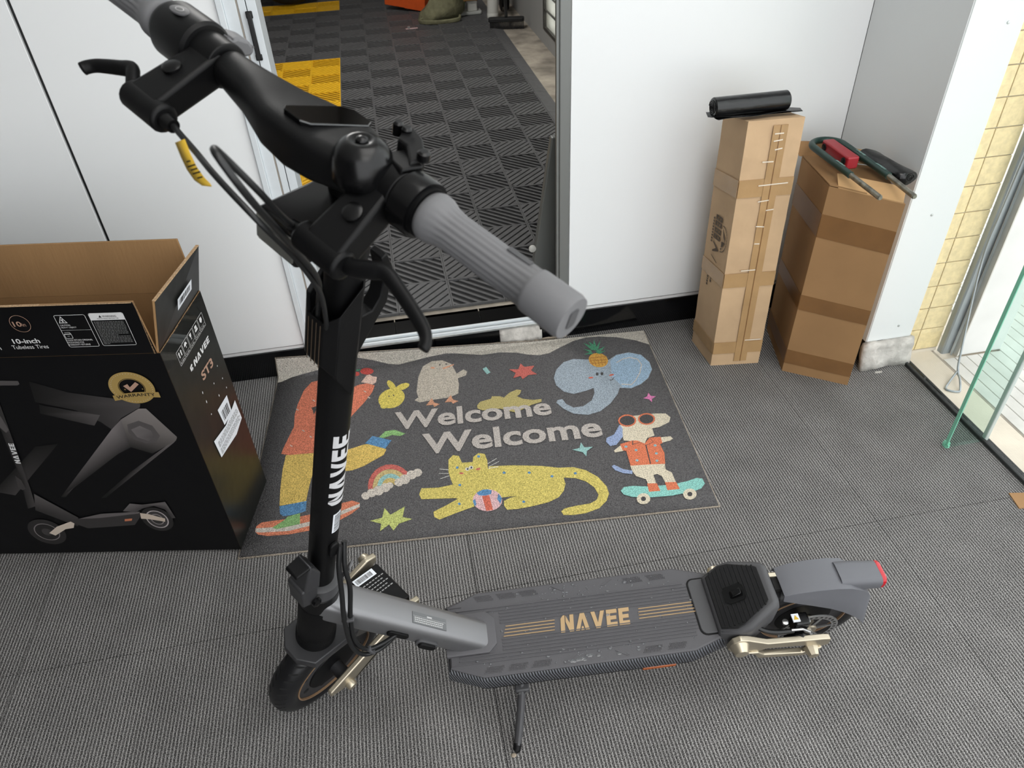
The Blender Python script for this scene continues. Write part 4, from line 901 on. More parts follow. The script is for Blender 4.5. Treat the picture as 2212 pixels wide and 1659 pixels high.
# faded black marking on the left face (corner 3 -> 0), lettering turned to run down the carton
M['ink_dark'] = mat('faded_black_ink', (88, 74, 60), .8)
def mark(name, polys, m=None):
    mb = Mb()
    for p in polys: mb.poly([face_pt(B1, T1, 3, 0, s, h, .0026) for s, h in p])
    return mb.build(name, m or M['ink_dark'], tbx, T=bT, smooth=False)
def R4(s0, h0, s1, h1, k=0): return [(s0, h0), (s1, h0 + k), (s1, h1 + k), (s0, h1)]
G = []
for i, hh in enumerate((.615, .59, .563, .537)):
    G += [R4(.34, hh, .40, hh + .02), R4(.40, hh + .014, .62, hh + .02), R4(.40, hh, .62, hh + .005), R4(.56, hh + .003, .62, hh + .017), R4(.46, hh + .004, .5, hh + .016)]
mark('brand_characters', G)
mark('brand_characters', [[(.62, .50), (.36, .525), (.36, .518), (.50, .502), (.36, .486), (.36, .479), (.62, .496)], [(.34, .465), (.62, .448), (.62, .444), (.34, .461)]])
mark('brand_lettering', [R4(.24, .61 - i * .012, .30, .618 - i * .012) for i in range(9)])
em = []
for k in range(14):
    a0, a1 = PI * k / 14, PI * (k + 1) / 14 - .03
    f = lambda a, r: (.68 + r * .24 * math.sin(a), .555 + r * .055 * math.cos(a))
    em.append([f(a0, 1), f(a1, 1), f(a1, .92), f(a0, .92)])
em += [[(.68, .60), (.82, .565), (.84, .548), (.76, .565)], [(.7, .545), (.84, .548), (.78, .530), (.70, .520)], [(.68, .515), (.74, .522), (.72, .507)]]
mark('round_emblem', em)
random.seed(31)
ml = []
for c_ in range(3):
    h = .43
    while h > .33 + .02 * c_:
        d = random.uniform(.004, .012); ml.append(R4(.30 + .14 * c_, h - d, .36 + .14 * c_, h)); h -= d + .003
mark('small_print', ml)

rollo = empty('bin_bag_roll', (.93, 1.795, .7935), 'roll of black bin bags lying on top of the tall carton', 'roll')
sp = [((.0235 - .0016 * i / 8) , i) for i in range(9)]
Mb().lathe([(.004, 0), (.022, .001), (.0245, .004), (.0245, .2), (.022, .203), (.004, .204)], lambda x, y, h: (-.105 + h, x, y), 32).build('rolled_film', M['plastic_sheet'], rollo)
Mb().tube([(-.1062, .018 * (1 - i / 40) * math.cos(i * .55), .018 * (1 - i / 40) * math.sin(i * .55)) for i in range(36)], .0012, 6).build('spiral_edge', M['black_plastic'], rollo)
Mb().loft([[(-.100 + .205 * i / 10, -.006 - .03 * s + .004 * math.sin(i), -.0245 + .0 * s + (.004 * s * s) + (.004 * i / 10 if s > .5 else 0)) for i in range(11)] for s in (0, .3, .6, 1)] , False, False).build('loose_film', M['plastic_sheet'], rollo, solid=.0006)
Mb().loft([[(-.112, -.02, -.018), (-.114, .0, -.0235), (-.112, .02, -.018)], [(.0, -.024, -.0235), (.0, .0, -.0242), (.0, .024, -.0235)], [(.13, -.03, -.0225), (.135, -.006, -.0225), (.09, .02, -.0235)]], False, False).build('loose_film', M['plastic_sheet'], rollo, solid=.0006)

B2 = [V((1.106, 1.660, 0)), V((1.262, 1.549, 0)), V((1.332, 1.760, 0)), V((1.160, 1.880, 0))]
T2 = [V((1.116, 1.660, .606)), V((1.256, 1.536, .594)), V((1.330, 1.765, .590)), V((1.158, 1.884, .594))]
wbx = empty('wide_carton', (1.22, 1.71, 0), 'shorter brown carton in the corner with a bicycle lock lying on top', 'box')
cT = lambda p: p - V((1.22, 1.71, 0))
wavy_box(B2, T2, 10, .0006).build('carton_body', M['kraft3'], wbx, T=cT, ang=50)
for h0, h1 in ((.76, .87), (.375, .455), (.055, .135)): band('packing_tape', B2, T2, [(0, 1), (3, 0)], h0, h1, M['tape2'], wbx, cT, .0012)
up = lambda p, d: p + V((0, 0, d))
Mb().hexa([T2[0].lerp(T2[1], .12), T2[1].lerp(T2[0], .03), V((1.276, 1.575, .618)), V((1.150, 1.690, .622))] + [up(p, .003) for p in (T2[0].lerp(T2[1], .12), T2[1].lerp(T2[0], .03), V((1.276, 1.575, .618)), V((1.150, 1.690, .622)))]).build('front_flap', M['kraft_in'], wbx, T=cT)
Mb().hexa([up(p, .002) for p in (T2[0], T2[0].lerp(T2[1], .5), T2[3].lerp(T2[2], .5), T2[3])] + [up(p, .005) for p in (T2[0], T2[0].lerp(T2[1], .5), T2[3].lerp(T2[2], .5), T2[3])]).build('top_flap', M['kraft3'], wbx, T=cT)
Mb().hexa([V((1.150, 1.885, .596)), V((1.245, 1.825, .594)), V((1.245, 1.829, .594)), V((1.150, 1.889, .596)), V((1.156, 1.93, .622)), V((1.245, 1.87, .632)), V((1.245, 1.874, .632)), V((1.156, 1.934, .622))]).build('back_flap', M['kraft3'], wbx, T=cT)
Mb().hexa([V((1.250, 1.822, .594)), V((1.328, 1.77, .592)), V((1.330, 1.774, .592)), V((1.252, 1.826, .594)), V((1.262, 1.85, .622)), V((1.334, 1.80, .620)), V((1.336, 1.804, .620)), V((1.264, 1.854, .622))]).build('back_flap', M['kraft_in'], wbx, T=cT)
# bicycle U-lock
M['lock_green'] = mat('dark_green_vinyl', (22, 54, 48), .35, spec=.5); M['lock_steel'] = mat('scuffed_steel', (134, 132, 122), .42, metal=.8, noise=(60, .35))
M['lock_red'] = mat('red_plastic_housing', (156, 30, 42), .35, spec=.5); M['print_pale'] = mat('pale_lettering', (120, 150, 144), .5)
ul = empty('bicycle_lock', (1.195, 1.692, .6425), 'green U-shaped bicycle lock with red crossbar on the shorter carton', 'lock')
uz = 0.
def leg(x, ys, z0, z1): return [(x, y, z0 + (z1 - z0) * i / (len(ys) - 1)) for i, y in enumerate(ys)]
bend = [(.002 + .044 * math.cos(a), .135 + .044 * math.sin(a), .0) for a in [PI * i / 14 for i in range(15)]]
coat = [(.045, -.085, -.001)] + bend + [(-.042, -.055, -.001)]
Mb().tube(coat, .0092, 14).build('shackle_coating', M['lock_green'], ul)
Mb().tube([(.045, -.08, -.001), (.042, -.20, -.005)], .0068, 12).tube([(.042, -.197, -.005), (.042, -.203, -.005)], [.0068, .0052], 12).build('shackle_end', M['lock_steel'], ul)
Mb().tube([(-.042, -.05, -.001), (-.039, -.185, -.005)], .0068, 12).tube([(-.039, -.182, -.005), (-.039, -.188, -.005)], [.0068, .0052], 12).build('shackle_end', M['lock_steel'], ul)
Mb().prism(rrect(.034, .135, .006), -.016, .017).build('crossbar_housing', M['lock_red'], ul, T=lambda p: p + V((.0, .075, 0)), bevel=.004)
for y_ in (.025, .125): Mb().lathe([(.0095, 0), (.0095, .002), (.006, .003)], lambda x, yy, h: (-.0172 - h, y_ + x, .002 + yy), 16).build('shackle_hole', M['black_plastic'], ul)
for xs, y0 in ((.045, -.06), (.045, .03), (-.042, -.01), (-.042, .06)):
    Mb().add([(xs - .004, y0, .0088), (xs + .004, y0, .0088), (xs + .004, y0 + .035, .0092), (xs - .004, y0 + .035, .0092)], [(0, 1, 2, 3)]).build('shackle_lettering', M['print_pale'], ul) if False else None
rng = random.Random(4)
for xs, y0 in ((.045, -.065), (.045, .03), (-.042, -.02)):
    mb = Mb()
    for i in range(7): mb.box((xs - .004 + rng.uniform(0, .002), y0 + i * .006, .0089), (xs + .003, y0 + i * .006 + rng.uniform(.002, .0045), .0095))
    mb.build('shackle_lettering', M['print_pale'], ul)
fb = empty('folded_bin_bag', (1.276, 1.70, .608), 'folded black bin bag beside the bicycle lock on the shorter carton', 'bag')
Mb().loft([[( (.026 + .006 * math.sin(k)) * math.cos(a) + .018 - .03 * (k / 8 - .5) * .6, -.085 + .165 * k / 8, .017 + .0175 * math.sin(a) * (1 + .15 * math.sin(3 * a + k))) for a in [2 * PI * i / 18 for i in range(18)]] for k in range(9)]).build('folded_film', M['plastic_sheet'], fb, ang=80)
Mb().tube([(.032 + .012 * (1 - i / 30) * math.cos(i * .6), -.0862, .017 + .012 * (1 - i / 30) * math.sin(i * .6)) for i in range(26)], .001, 6).build('fold_spiral', M['black_plastic'], fb)
Mb().prism([(-.03, -.02), (.02, -.025), (.03, .02), (-.02, .03)], 0, .003).build('cardboard_piece', M['kraft3'], sc_)
# ---------------------------------------------------------------- electric scooter
# body frame: x to the rear, y to the far (right) side, z up, leaning on its kickstand; steering frame: f forward, b along the bar to the right grip, a up the stem
M['matte_black'] = mat('matte_black_paint', (8, 8, 9), .45, spec=.2, bump=(900, .00006))
M['satin_black'] = mat('satin_black_plastic', (10, 10, 11), .5, spec=.2, bump=(700, .0001))
M['gloss_black'] = mat('gloss_black_plastic', (7, 7, 8), .25, spec=.35)
M['gunmetal'] = mat('gunmetal_paint', (122, 122, 124), .38, metal=.65, bump=(900, .00005))
M['pad_rubber'] = mat('black_pad_rubber', (24, 24, 25), .45, spec=.35)
M['crown'] = mat('charcoal_paint', (50, 50, 52), .45, metal=.2)
M['dark_grey'] = mat('dark_grey_plastic', (70, 70, 72), .5, spec=.4, bump=(800, .0001))
M['fender_grey'] = mat('grey_fender_plastic', (96, 97, 102), .5, spec=.35, bump=(600, .00008))
M['deck_rubber'] = mat('grey_deck_rubber', (78, 77, 80), .55, spec=.4, bump=(500, .0002))
M['tyre'] = mat('tyre_rubber', (17, 17, 19), .38, spec=.45, noise=(50, .15))
M['groove'] = mat('tyre_groove', (6, 6, 6), .9)
M['gold'] = mat('champagne_metal', (192, 182, 162), .36, metal=.85, bump=(700, .00005))
M['bronze_ring'] = mat('bronze_ring', (150, 120, 92), .4, metal=.3)
M['bronze_dim'] = mat('dim_bronze_line', (92, 78, 64), .4, metal=.3)
M['gold_line'] = mat('bronze_line', (178, 150, 112), .4, metal=.3)
M['grip'] = mat('grey_rubber_grip', (104, 104, 106), .55, spec=.3, bump=(500, .0001))
M['screen'] = mat('display_glass', (3, 3, 4), .05, spec=.6)
M['steel'] = mat('polished_steel', (176, 176, 176), .25, metal=.9)
M['cable'] = mat('black_cable', (18, 19, 20), .4, spec=.45)
M['red_lens'] = mat('red_lens', (196, 16, 34), .15, spec=.6)
M['red_lens'].node_tree.nodes['Principled BSDF'].inputs['Transmission Weight'].default_value = .2
M['orange_reflector'] = mat('orange_reflector', (156, 78, 28), .3, spec=.6, noise=(500, .5))
M['yellow_tag'] = mat('yellow_paper_tag', (206, 168, 50), .6)
M['label_grey'] = mat('grey_label', (92, 94, 96), .5)
M['water'] = mat('water_drop', (190, 192, 196), .04, spec=.7)
M['water'].node_tree.nodes['Principled BSDF'].inputs['Transmission Weight'].default_value = .85
M['logo_grey'] = mat('silver_print', (196, 196, 198), .45)
def carbon():
    m = mat('textured_side_rubber', (26, 27, 30), .42, spec=.5); nt = m.node_tree; b = nt.nodes['Principled BSDF']
    tc = nt.nodes.new('ShaderNodeTexCoord'); mp = nt.nodes.new('ShaderNodeMapping'); mp.inputs['Rotation'].default_value = (0, .35, 0); nt.links.new(tc.outputs['Object'], mp.inputs[0])
    w = nt.nodes.new('ShaderNodeTexWave'); w.bands_direction = 'X'; w.inputs['Scale'].default_value = 62; nt.links.new(mp.outputs[0], w.inputs[0])
    bp = nt.nodes.new('ShaderNodeBump'); bp.inputs['Distance'].default_value = .002; nt.links.new(w.outputs['Fac'], bp.inputs['Height']); nt.links.new(bp.outputs[0], b.inputs['Normal'])
    r = nt.nodes.new('ShaderNodeValToRGB'); r.color_ramp.elements[0].color = lin((14, 14, 16)); r.color_ramp.elements[1].color = lin((104, 106, 112)); nt.links.new(w.outputs['Fac'], r.inputs[0]); nt.links.new(r.outputs[0], b.inputs['Base Color'])
    return m
M['carbon'] = carbon()

AB = Mx(((.99804, .0619, -.00961), (-.06265, .98622, -.15315), (0, .15345, .98816)))
SM = Mx(((-.72554, -.64463, .24092), (-.66419, .74756, 0), (.1801, .16001, .97055)))
sT = lambda p: SM @ p
ORG = V((-.3182, .8761, 0))
sk = empty('electric_scooter', ORG, 'black and gunmetal electric scooter leaning on its kickstand', 'scooter')
sk.rotation_mode = 'QUATERNION'; sk.rotation_quaternion = AB.to_quaternion()

# ---- deck
def deck_outline(g):
    hw = [(.300, .062), (.362, .086), (.765, .087), (.832, .066)]
    a = [(x + (-g if i == 0 else g if i == 3 else 0), -(w + g)) for i, (x, w) in enumerate(hw)]
    return a + [(x, -y) for x, y in reversed(a)]
def oring(g, z): return [(x, y, z) for x, y in deck_outline(g)]
hull = Mb().loft([oring(-.022, .092), oring(-.008, .100), oring(-.003, .128), oring(-.003, .140)]).build('deck_hull', M['satin_black'], sk, bevel=.003)
Mb().loft([oring(.001, .133), oring(.0045, .138), oring(.0035, .168), oring(-.001, .1735)]).build('deck_trim', M['carbon'], sk, ang=50)
dm = Mb().loft([oring(-.001, .170), oring(-.001, .1765), oring(-.0035, .1786)]).build('deck_mat', M['deck_rubber'], sk)
zt_ = .1786
rib = Mb()
def ridge(mb, x0, x1, y, w=.0015, h=.0016, z=zt_):
    mb.hexa([(x0, y - w, z - .0003), (x1, y - w, z - .0003), (x1, y + w, z - .0003), (x0, y + w, z - .0003), (x0 + .0005, y - w * .6, z + h), (x1 - .0005, y - w * .6, z + h), (x1 - .0005, y + w * .6, z + h), (x0 + .0005, y + w * .6, z + h)])
for k in range(-8, 9):
    y = k * .0067 - .004
    x0 = .318 if abs(y) > .042 else .402; x1 = .775 if abs(y) > .046 else .782
    if abs(y + .002) < .014: continue
    ridge(rib, x0, x1, y)
for s in (-1, 1):
    ridge(rib, .306, .33, s * .058 - .003 * 0, .001, .0012)
rib.build('grip_ribs', M['deck_rubber'], dm)
for k in range(4):
    y = -.0125 + k * .0066 + .0005; gl = Mb(); gm = Mb()
    ridge(gl, .406 + .002 * k, .506 + .001 * k, y, .0009, .0017); ridge(gm, .672 + .001 * k, .786 - .001 * k, y + .001, .0009, .0017)
    gl.build('gold_stripe', M['gold_line'], dm); gm.build('gold_stripe', M['gold_line'], dm)
lg = Mb()
for p in stencil('NAVEE', .140, .034, .16): lg.prism([(u, v) for u, v in p], 0, .0016)
lg.build('deck_logo', M['gold_line'], dm, T=lambda p: V((.517 + p.x, -.0195 + p.y, zt_ - .0002 + p.z)), smooth=False)
def mesh_patch(x, y, sg):
    mb = Mb(); w, h = .034, .013
    for i in range(11):
        for j in range(5):
            u = x + (i + .5 * (j % 2)) * w / 11 + sg * (j * .0016); v = y + j * h / 5
            mb.box((u, v, zt_ - .0002), (u + .0017, v + .0015, zt_ + .0013))
    return mb.build('mesh_patch', M['deck_rubber'], dm, smooth=False)
for s, yb in ((-1, -.079), (1, .0655)):
    for x in (.362, .407, .452, .665, .712, ): mesh_patch(x, yb, -s)
for s in (-1, 1):
    for x, dx in ((.512, .02), (.632, -.02)):
        Mb().hexa([(x, s * .079, zt_ - .0002), (x + .006, s * .079, zt_ - .0002), (x + dx + .006, s * .067, zt_ - .0002), (x + dx, s * .067, zt_ - .0002), (x, s * .079, zt_ + .001), (x + .005, s * .079, zt_ + .001), (x + dx + .005, s * .067, zt_ + .001), (x + dx, s * .067, zt_ + .001)]).build('deck_rib', M['deck_rubber'], dm)
rd = random.Random(17); wd = Mb()
for k in range(230):
    x = rd.uniform(.34, .80); y = rd.uniform(-.075, .078) if k < 130 else rd.choice((-1, 1)) * rd.uniform(.05, .078); r = rd.choice((.0008, .001, .0012, .0016, .0022)) * (1.5 if rd.random() < .08 else 1)
    if k >= 130: x = rd.uniform(.48, .68)
    e = rd.uniform(1, 1.9); hx = r * e
    wd.loft([[(x + hx * c * math.cos(a), y + r * c * math.sin(a), zt_ + z * r) for a in [2 * PI * i / 8 for i in range(8)]] for c, z in ((1, 0), (.95, .35), (.6, .72), (.15, .85))])
for k in range(10):
    x = rd.uniform(.52, .64); y = -.074 + rd.uniform(-.004, .004); r = rd.uniform(.002, .004)
    wd.loft([[(x + 1.8 * r * c * math.cos(a), y + r * c * math.sin(a), zt_ + z * r * .4) for a in [2 * PI * i / 10 for i in range(10)]] for c, z in ((1, 0), (.95, .4), (.5, .7))])
wd.build('water_drops', M['water'], sk, kind='stuff')
Mb().box((.668, -.0868, .112), (.735, -.0800, .121)).build('side_reflector', M['orange_reflector'], sk, bevel=.002)
# front socket where the neck enters the deck, rear tab in front of the block
def chamf(x0, x1, w, c, z): return [(x0, -w, z), (x1 - c, -w, z), (x1, -w + c, z), (x1, w - c, z), (x1 - c, w, z), (x0, w, z)]
Mb().loft([chamf(.296, .392, .041, .016, .176), chamf(.296, .392, .041, .016, .1835), chamf(.296, .389, .038, .016, .1855)]).build('neck_socket', M['deck_rubber'], sk)
tb2 = rrect(.042, .113, .012); Mb().prism(tb2, .176, .1815, lambda u, v, w: (.806 + u, v - .002, w)).build('rear_tab', M['dark_grey'], sk, bevel=.0015)
Mb().prism(rrect(.047, .119, .014), .176, .1795, lambda u, v, w: (.806 + u, v - .002, w)).build('rear_tab_gasket', M['satin_black'], sk)
# ---- neck
nd = V((.736, 0, -.677)); nn_ = V((.677, 0, .736)); n0 = V((.13, -.004, .414)) - nn_ * .026
def neck_ring(t, w, h, r=.013): return [n0 + nd * t + V((0, 1, 0)) * u + nn_ * v for u, v in rrect(w, h, r, 5)]
nk = Mb().loft([neck_ring(-.026, .044, .040, .012), neck_ring(-.010, .057, .051), neck_ring(.06, .060, .052), neck_ring(.2, .060, .050), neck_ring(.345, .058, .048)]).build('neck', M['gunmetal'], sk, ang=50)
for t0, y0, y1, nm, m, h in ((.158, -.0145, .0055, 'warning_label', 'label_grey', .0004),):
    lb = Mb().hexa([n0 + nd * t + V((0, 1, 0)) * y + nn_ * v for v in (.0253, .0262) for t, y in ((.158, -.0175), (.234, -.0175), (.234, .0045), (.158, .0045))]).build('warning_label', M['label_grey'], nk, smooth=False)
lt = Mb()
rng = random.Random(3)
for r in range(3):
    x = .004
    while x < .066:
        w_ = rng.uniform(.002, .004); lt.box((x, .0026 + r * .0037, 0), (x + w_, .0048 + r * .0037, .0001)); x += w_ + .0008
lt.box((.032, .0155, 0), (.043, .0185, .0001)).box((.002, .0141, 0), (.074, .0145, .0001))
lt.build('label_lettering', M['ink_white'], nk, T=lambda p: n0 + nd * (.158 + p.x) + V((0, -.0175 + p.y, 0)) + nn_ * .0264, smooth=False)
def on_side(x, z, y=-.0345): return V((x, y, z))
side_u = nd; side_v = nn_
def side_pill(name, c, w, h, d, m, parent=nk, r=None):
    return Mb().prism(rrect(w, h, r or h * .45), 0, d, lambda u, v, q: c + side_u * u + side_v * v + V((0, -q, 0))).build(name, M[m], parent, bevel=.001)
side_pill('cable_grommet', V((.218, -.033, .296)), .044, .014, .005, 'satin_black')
side_pill('charge_port', V((.263, -.033, .245)), .046, .020, .006, 'dark_grey'); side_pill('charge_port_cap', V((.2635, -.039, .2445)), .036, .014, .005, 'satin_black')
# ---- head tube and folding joint (turned about the stem axis)
def lz(prof, name, m, parent=sk, n=40, f=0, b=0, **k): return Mb().lathe(prof, lambda x, y, h: (f + x, b + y, h), n).build(name, M[m], parent, T=sT, **k)
lz([(.020, .272), (.0355, .274), (.0355, .300), (.0335, .305), (.02, .306)], 'lower_headset', 'satin_black')
ht = lz([(.03, .302), (.0338, .304), (.0338, .408), (.0325, .412), (.02, .4125)], 'head_tube', 'matte_black')
lz([(.02, .411), (.0322, .412), (.0328, .415), (.0328, .452), (.031, .4535)], 'hinge_collar', 'matte_black'); lz([(.031, .455), (.0325, .4565), (.0325, .486), (.029, .4875), (.02, .488)], 'hinge_collar', 'dark_grey')
st = lz([(.0215, .48), (.0215, 1.20)], 'stem', 'matte_black')
lz([(.0219, 1.136), (.0222, 1.137), (.0222, 1.235), (.0215, 1.24)], 'stem_top', 'matte_black')
# stem lettering, running upward
Q0 = math.radians(-70)
def on_stem(u, v, r=.0218): a = Q0 + u / r; return sT(V((r * math.cos(a), r * math.sin(a), v)))
nb = Mb()
for p in stencil('NAVEE', .156, .031, .14):
    tri = tessellate_polygon([[V((q[0], q[1], 0)) for q in p]]); nb.add([V((q[0], q[1], 0)) for q in p], tri)
# cut long letters into slices so that they follow the tube
bm = bmesh.new()
for f in nb.f:
    try: bm.faces.new([bm.verts.new(nb.v[i]) for i in f])
    except ValueError: pass
for k in range(1, 8):
    bmesh.ops.bisect_plane(bm, geom=bm.verts[:] + bm.edges[:] + bm.faces[:], plane_co=(0, .031 * k / 8, 0), plane_no=(0, 1, 0))
me = bpy.data.meshes.new('stem_logo')
for v in bm.verts: v.co = on_stem(v.co.y - .0245, .712 + v.co.x)
bm.to_mesh(me); bm.free(); me.materials.append(M['logo_grey'])
so = bpy.data.objects.new('stem_logo', me); COL.objects.link(so); so.parent = st
def stem_patch(name, u0, u1, v0, v1, m, r=.0218, n=8):
    return Mb().loft([[on_stem(u0 + (u1 - u0) * i / n, v, r) for v in (v0, v1)] for i in range(n + 1)], False, False).build(name, M[m], st, smooth=True)
stem_patch('barcode_sticker', -.018, -.003, .642, .690, 'paper')
mb = Mb(); rng = random.Random(5); v = .645
while v < .687:
    w_ = rng.choice((.0008, .0016)); mb.loft([[on_stem(-.0165 + .011 * i / 4, q, .02195) for q in (v, v + w_)] for i in range(5)], False, False); v += w_ + rng.choice((.0008, .0014))
mb.build('barcode_lines', M['ink_black'], st)
stem_patch('stem_hatch', .014, .036, .635, .70, 'satin_black', .0219)
# grommet where the brake cables leave the stem
Mb().prism(rrect(.016, .034, .007), 0, .007, lambda u, v, w: (math.cos(-1.55) * (.0205 + w) - math.sin(-1.55) * u, math.sin(-1.55) * (.0205 + w) + math.cos(-1.55) * u, .598 + v)).build('stem_grommet', M['satin_black'], sk, T=sT, bevel=.002)
# folding latch at the front of the joint
la = Mb().hexa([(.030, -.018, .452), (.056, -.016, .462), (.056, .018, .462), (.030, .020, .452), (.030, -.018, .53), (.062, -.018, .515), (.062, .018, .515), (.030, .020, .53)])
LT = lambda p: sT(p + V((-.002, -.010, .020)))
lat = la.build('fold_latch', M['crown'], sk, T=LT, bevel=.003)
Mb().hexa([(.028, -.019, .500), (.058, -.019, .512), (.058, .019, .512), (.028, .019, .500), (.028, -.019, .545), (.046, -.015, .576), (.046, .015, .576), (.028, .019, .545)]).build('latch_lever', M['crown'], lat, T=LT, bevel=.003)
Mb().hexa([(.040, -.015, .566), (.070, -.013, .561), (.070, .013, .561), (.040, .015, .566), (.040, -.015, .572), (.068, -.013, .567), (.068, .013, .567), (.040, .015, .572)]).build('latch_thumb_tab', M['satin_black'], lat, T=LT, bevel=.002)
Mb().lathe([(.008, 0), (.008, .006), (.005, .008)], lambda x, y, h: (.036 + x, -.020 - h, .467 + y), 18).build('latch_bolt', M['gloss_black'], lat, T=LT)
Mb().hexa([(-.02, -.036, .515), (-.005, -.040, .515), (-.005, -.034, .515), (-.02, -.030, .515), (-.03, -.040, .548), (-.018, -.046, .545), (-.018, -.041, .545), (-.03, -.035, .548)]).build('latch_clip', M['gunmetal'], sk, T=sT, bevel=.001)
# ---- fork crown, front wheel, suspension arms
FW = V((-.033, 0, .130))
cr_o = [(.056, -.016), (.036, -.045), (-.062, -.047), (-.084, -.030), (-.084, .030), (-.062, .047), (.036, .045), (.056, .016)]
fc = Mb().loft([[(f * .97, b, .258 - max(0, -f) * .10) for f, b in cr_o], [(f, b, .276 - max(0, -f) * .05) for f, b in cr_o], [(f * .985, b * .97, .2785 - max(0, -f) * .05) for f, b in cr_o]]).build('fork_crown', M['crown'], sk, T=sT, bevel=.0012)
for s in (-1, 1):
    Mb().hexa([(-.02, s * .034, .268), (-.078, s * .034, .268), (-.175, s * .034, .19), (-.13, s * .034, .19), (-.02, s * .044, .268), (-.078, s * .044, .268), (-.175, s * .044, .19), (-.13, s * .044, .19)]).build('fork_leg', M['crown'], sk, T=sT, bevel=.003)
def wheel(center, T, parent, rim_m='crown', ring_r=.0865, side=1):
    c = center
    def fn(x, y, h): return (c.x + x, c.y + h, c.z + y)
    prof = [(.1015 + .0265 * math.cos(a), .0285 * math.sin(a)) for a in [-2.45 + 4.9 * i / 18 for i in range(19)]]
    ty_ = Mb().lathe([(.082, -.017)] + prof + [(.082, .017)], fn, 64, cap=False).build('tyre', M['tyre'], parent, T=T)
    gr = Mb()
    for k in range(44):
        a0 = 2 * PI * k / 44
        for s in (-1, 1):
            pts = []
            for t_, (ph, da) in enumerate(((.25, 0), (.62, .05), (1.0, .11))):
                r = .1015 + .0269 * math.cos(ph); h = s * .0289 * math.sin(ph); aa = a0 + s * .03 + da
                pts.append((r, h, aa))
            mb_l = []
            for r, h, aa in pts:
                w = .0085 if r > .12 else .006
                mb_l.append([fn(r * math.cos(aa), r * math.sin(aa), h), fn(r * math.cos(aa + w / r * .5), r * math.sin(aa + w / r * .5), h)])
            gr.loft(mb_l, False, False)
    gr.build('tread_grooves', M['groove'], ty_, T=T)
    rm_ = Mb().lathe([(.089, -.0185), (.0885, -.0205), (.084, -.0215), (.080, -.019), (.064, -.0185), (.058, -.0225), (.02, -.0235), (.02, .0235), (.058, .0225), (.064, .0185), (.080, .019), (.084, .0215), (.0885, .0205), (.089, .0185)], fn, 56, cap=False).build('wheel_rim', M[rim_m], parent, T=T)
    for s in (-1, 1): Mb().lathe([(ring_r + .0016, s * .0200), (ring_r + .0012, s * .0262), (ring_r - .0012, s * .0262), (ring_r - .0016, s * .0200)], fn, 56, cap=False).build('gold_ring', M['bronze_ring'], rm_, T=T)
    for k in range(8):
        a = 2 * PI * k / 8 + .3; q = V((c.x + .071 * math.cos(a), c.y, c.z + .071 * math.sin(a)))
        Mb().lathe([(.0060, -.0194), (.0060, .0194)], lambda x, y, h: (q.x + x, q.y + h, q.z + y), 12).build('rim_hole', M['groove'], rm_, T=T)
    return ty_, rm_
wheel(FW, sT, sk)
def fnf(x, y, h): return (FW.x + x, h, FW.z + y)
Mb().lathe([(.030, -.027), (.058, -.0245), (.060, -.020), (.060, .020), (.058, .0245), (.030, .027)], fnf, 40).build('hub_motor', M['satin_black'], sk, T=sT)
Mb().lathe([(.014, -.060), (.014, .060)], fnf, 20).build('front_axle', M['crown'], sk, T=sT)
for s in (-1, 1):
    P = [(.018, .137), (.004, .106), (-.045, .108), (-.075, .122), (-.200, .196), (-.208, .232), (-.190, .246), (-.165, .242)]
    P = [(.014, .146), (.012, .128), (-.030, .108), (-.055, .113), (-.190, .196), (-.205, .222), (-.203, .243), (-.178, .250)]
    ar_ = Mb().prism(P, .058, .070, lambda u, v, w: (u, s * w, v)).build('suspension_arm', M['gold'], sk, T=sT, bevel=.003)
    Mb().lathe([(.0105, .069), (.0105, .078), (.0085, .082), (.0045, .0825)], lambda x, y, h: (FW.x + x, s * h, FW.z - .006 + y), 24).build('arm_bolt', M['gold'], ar_, T=sT)
    Mb().lathe([(.013, .069), (.0125, .080), (.009, .086), (.004, .0865)], lambda x, y, h: (-.188 + x, s * h, .222 + y), 24).build('arm_pivot', M['gold'], ar_, T=sT)
    Mb().prism([(-.050, .120), (-.058, .128), (-.165, .206), (-.158, .192)], .0702, .0712, lambda u, v, w: (u, s * w, v)).build('arm_recess', M['groove'], ar_, T=sT)
bx_ = Mb().hexa([(-.125, -.050, .192), (-.205, -.050, .178), (-.205, .050, .178), (-.125, .050, .192), (-.120, -.050, .246), (-.196, -.050, .236), (-.196, .050, .236), (-.120, .050, .246)]).build('suspension_block', M['satin_black'], sk, T=sT, bevel=.004)
blk = lambda f, b, h=0: V((f, b, .246 - (-.120 - f) * .1316 + h))
Mb().add([blk(-.127, .046, .0007), blk(-.127, .030, .0007), blk(-.178, .030, .0007), blk(-.178, .046, .0007)], [(0, 1, 2, 3)]).build('barcode_sticker', M['paper'], bx_, T=sT)
mb = Mb(); rng = random.Random(2); f0 = -.131
while f0 > -.172:
    w_ = rng.choice((.0006, .0012)); mb.add([blk(f0, .043, .0011), blk(f0, .033, .0011), blk(f0 - w_, .033, .0011), blk(f0 - w_, .043, .0011)], [(0, 1, 2, 3)]); f0 -= w_ + rng.choice((.0007, .0013))
mb.build('barcode_lines', M['ink_black'], bx_, T=sT)
mb = Mb()
for r in range(5):
    for c_ in range(7):
        if c_ > 6 - (r % 2): continue
        f1 = -.136 - c_ * .0078; b1 = .024 - r * .0072; mb.add([blk(f1, b1, .0007), blk(f1 - .0055, b1, .0007), blk(f1 - .0055, b1 - .0022, .0007), blk(f1, b1 - .0022, .0007)], [(0, 1, 2, 3)])
mb.build('block_lettering', M['ink_grey'], bx_, T=sT)
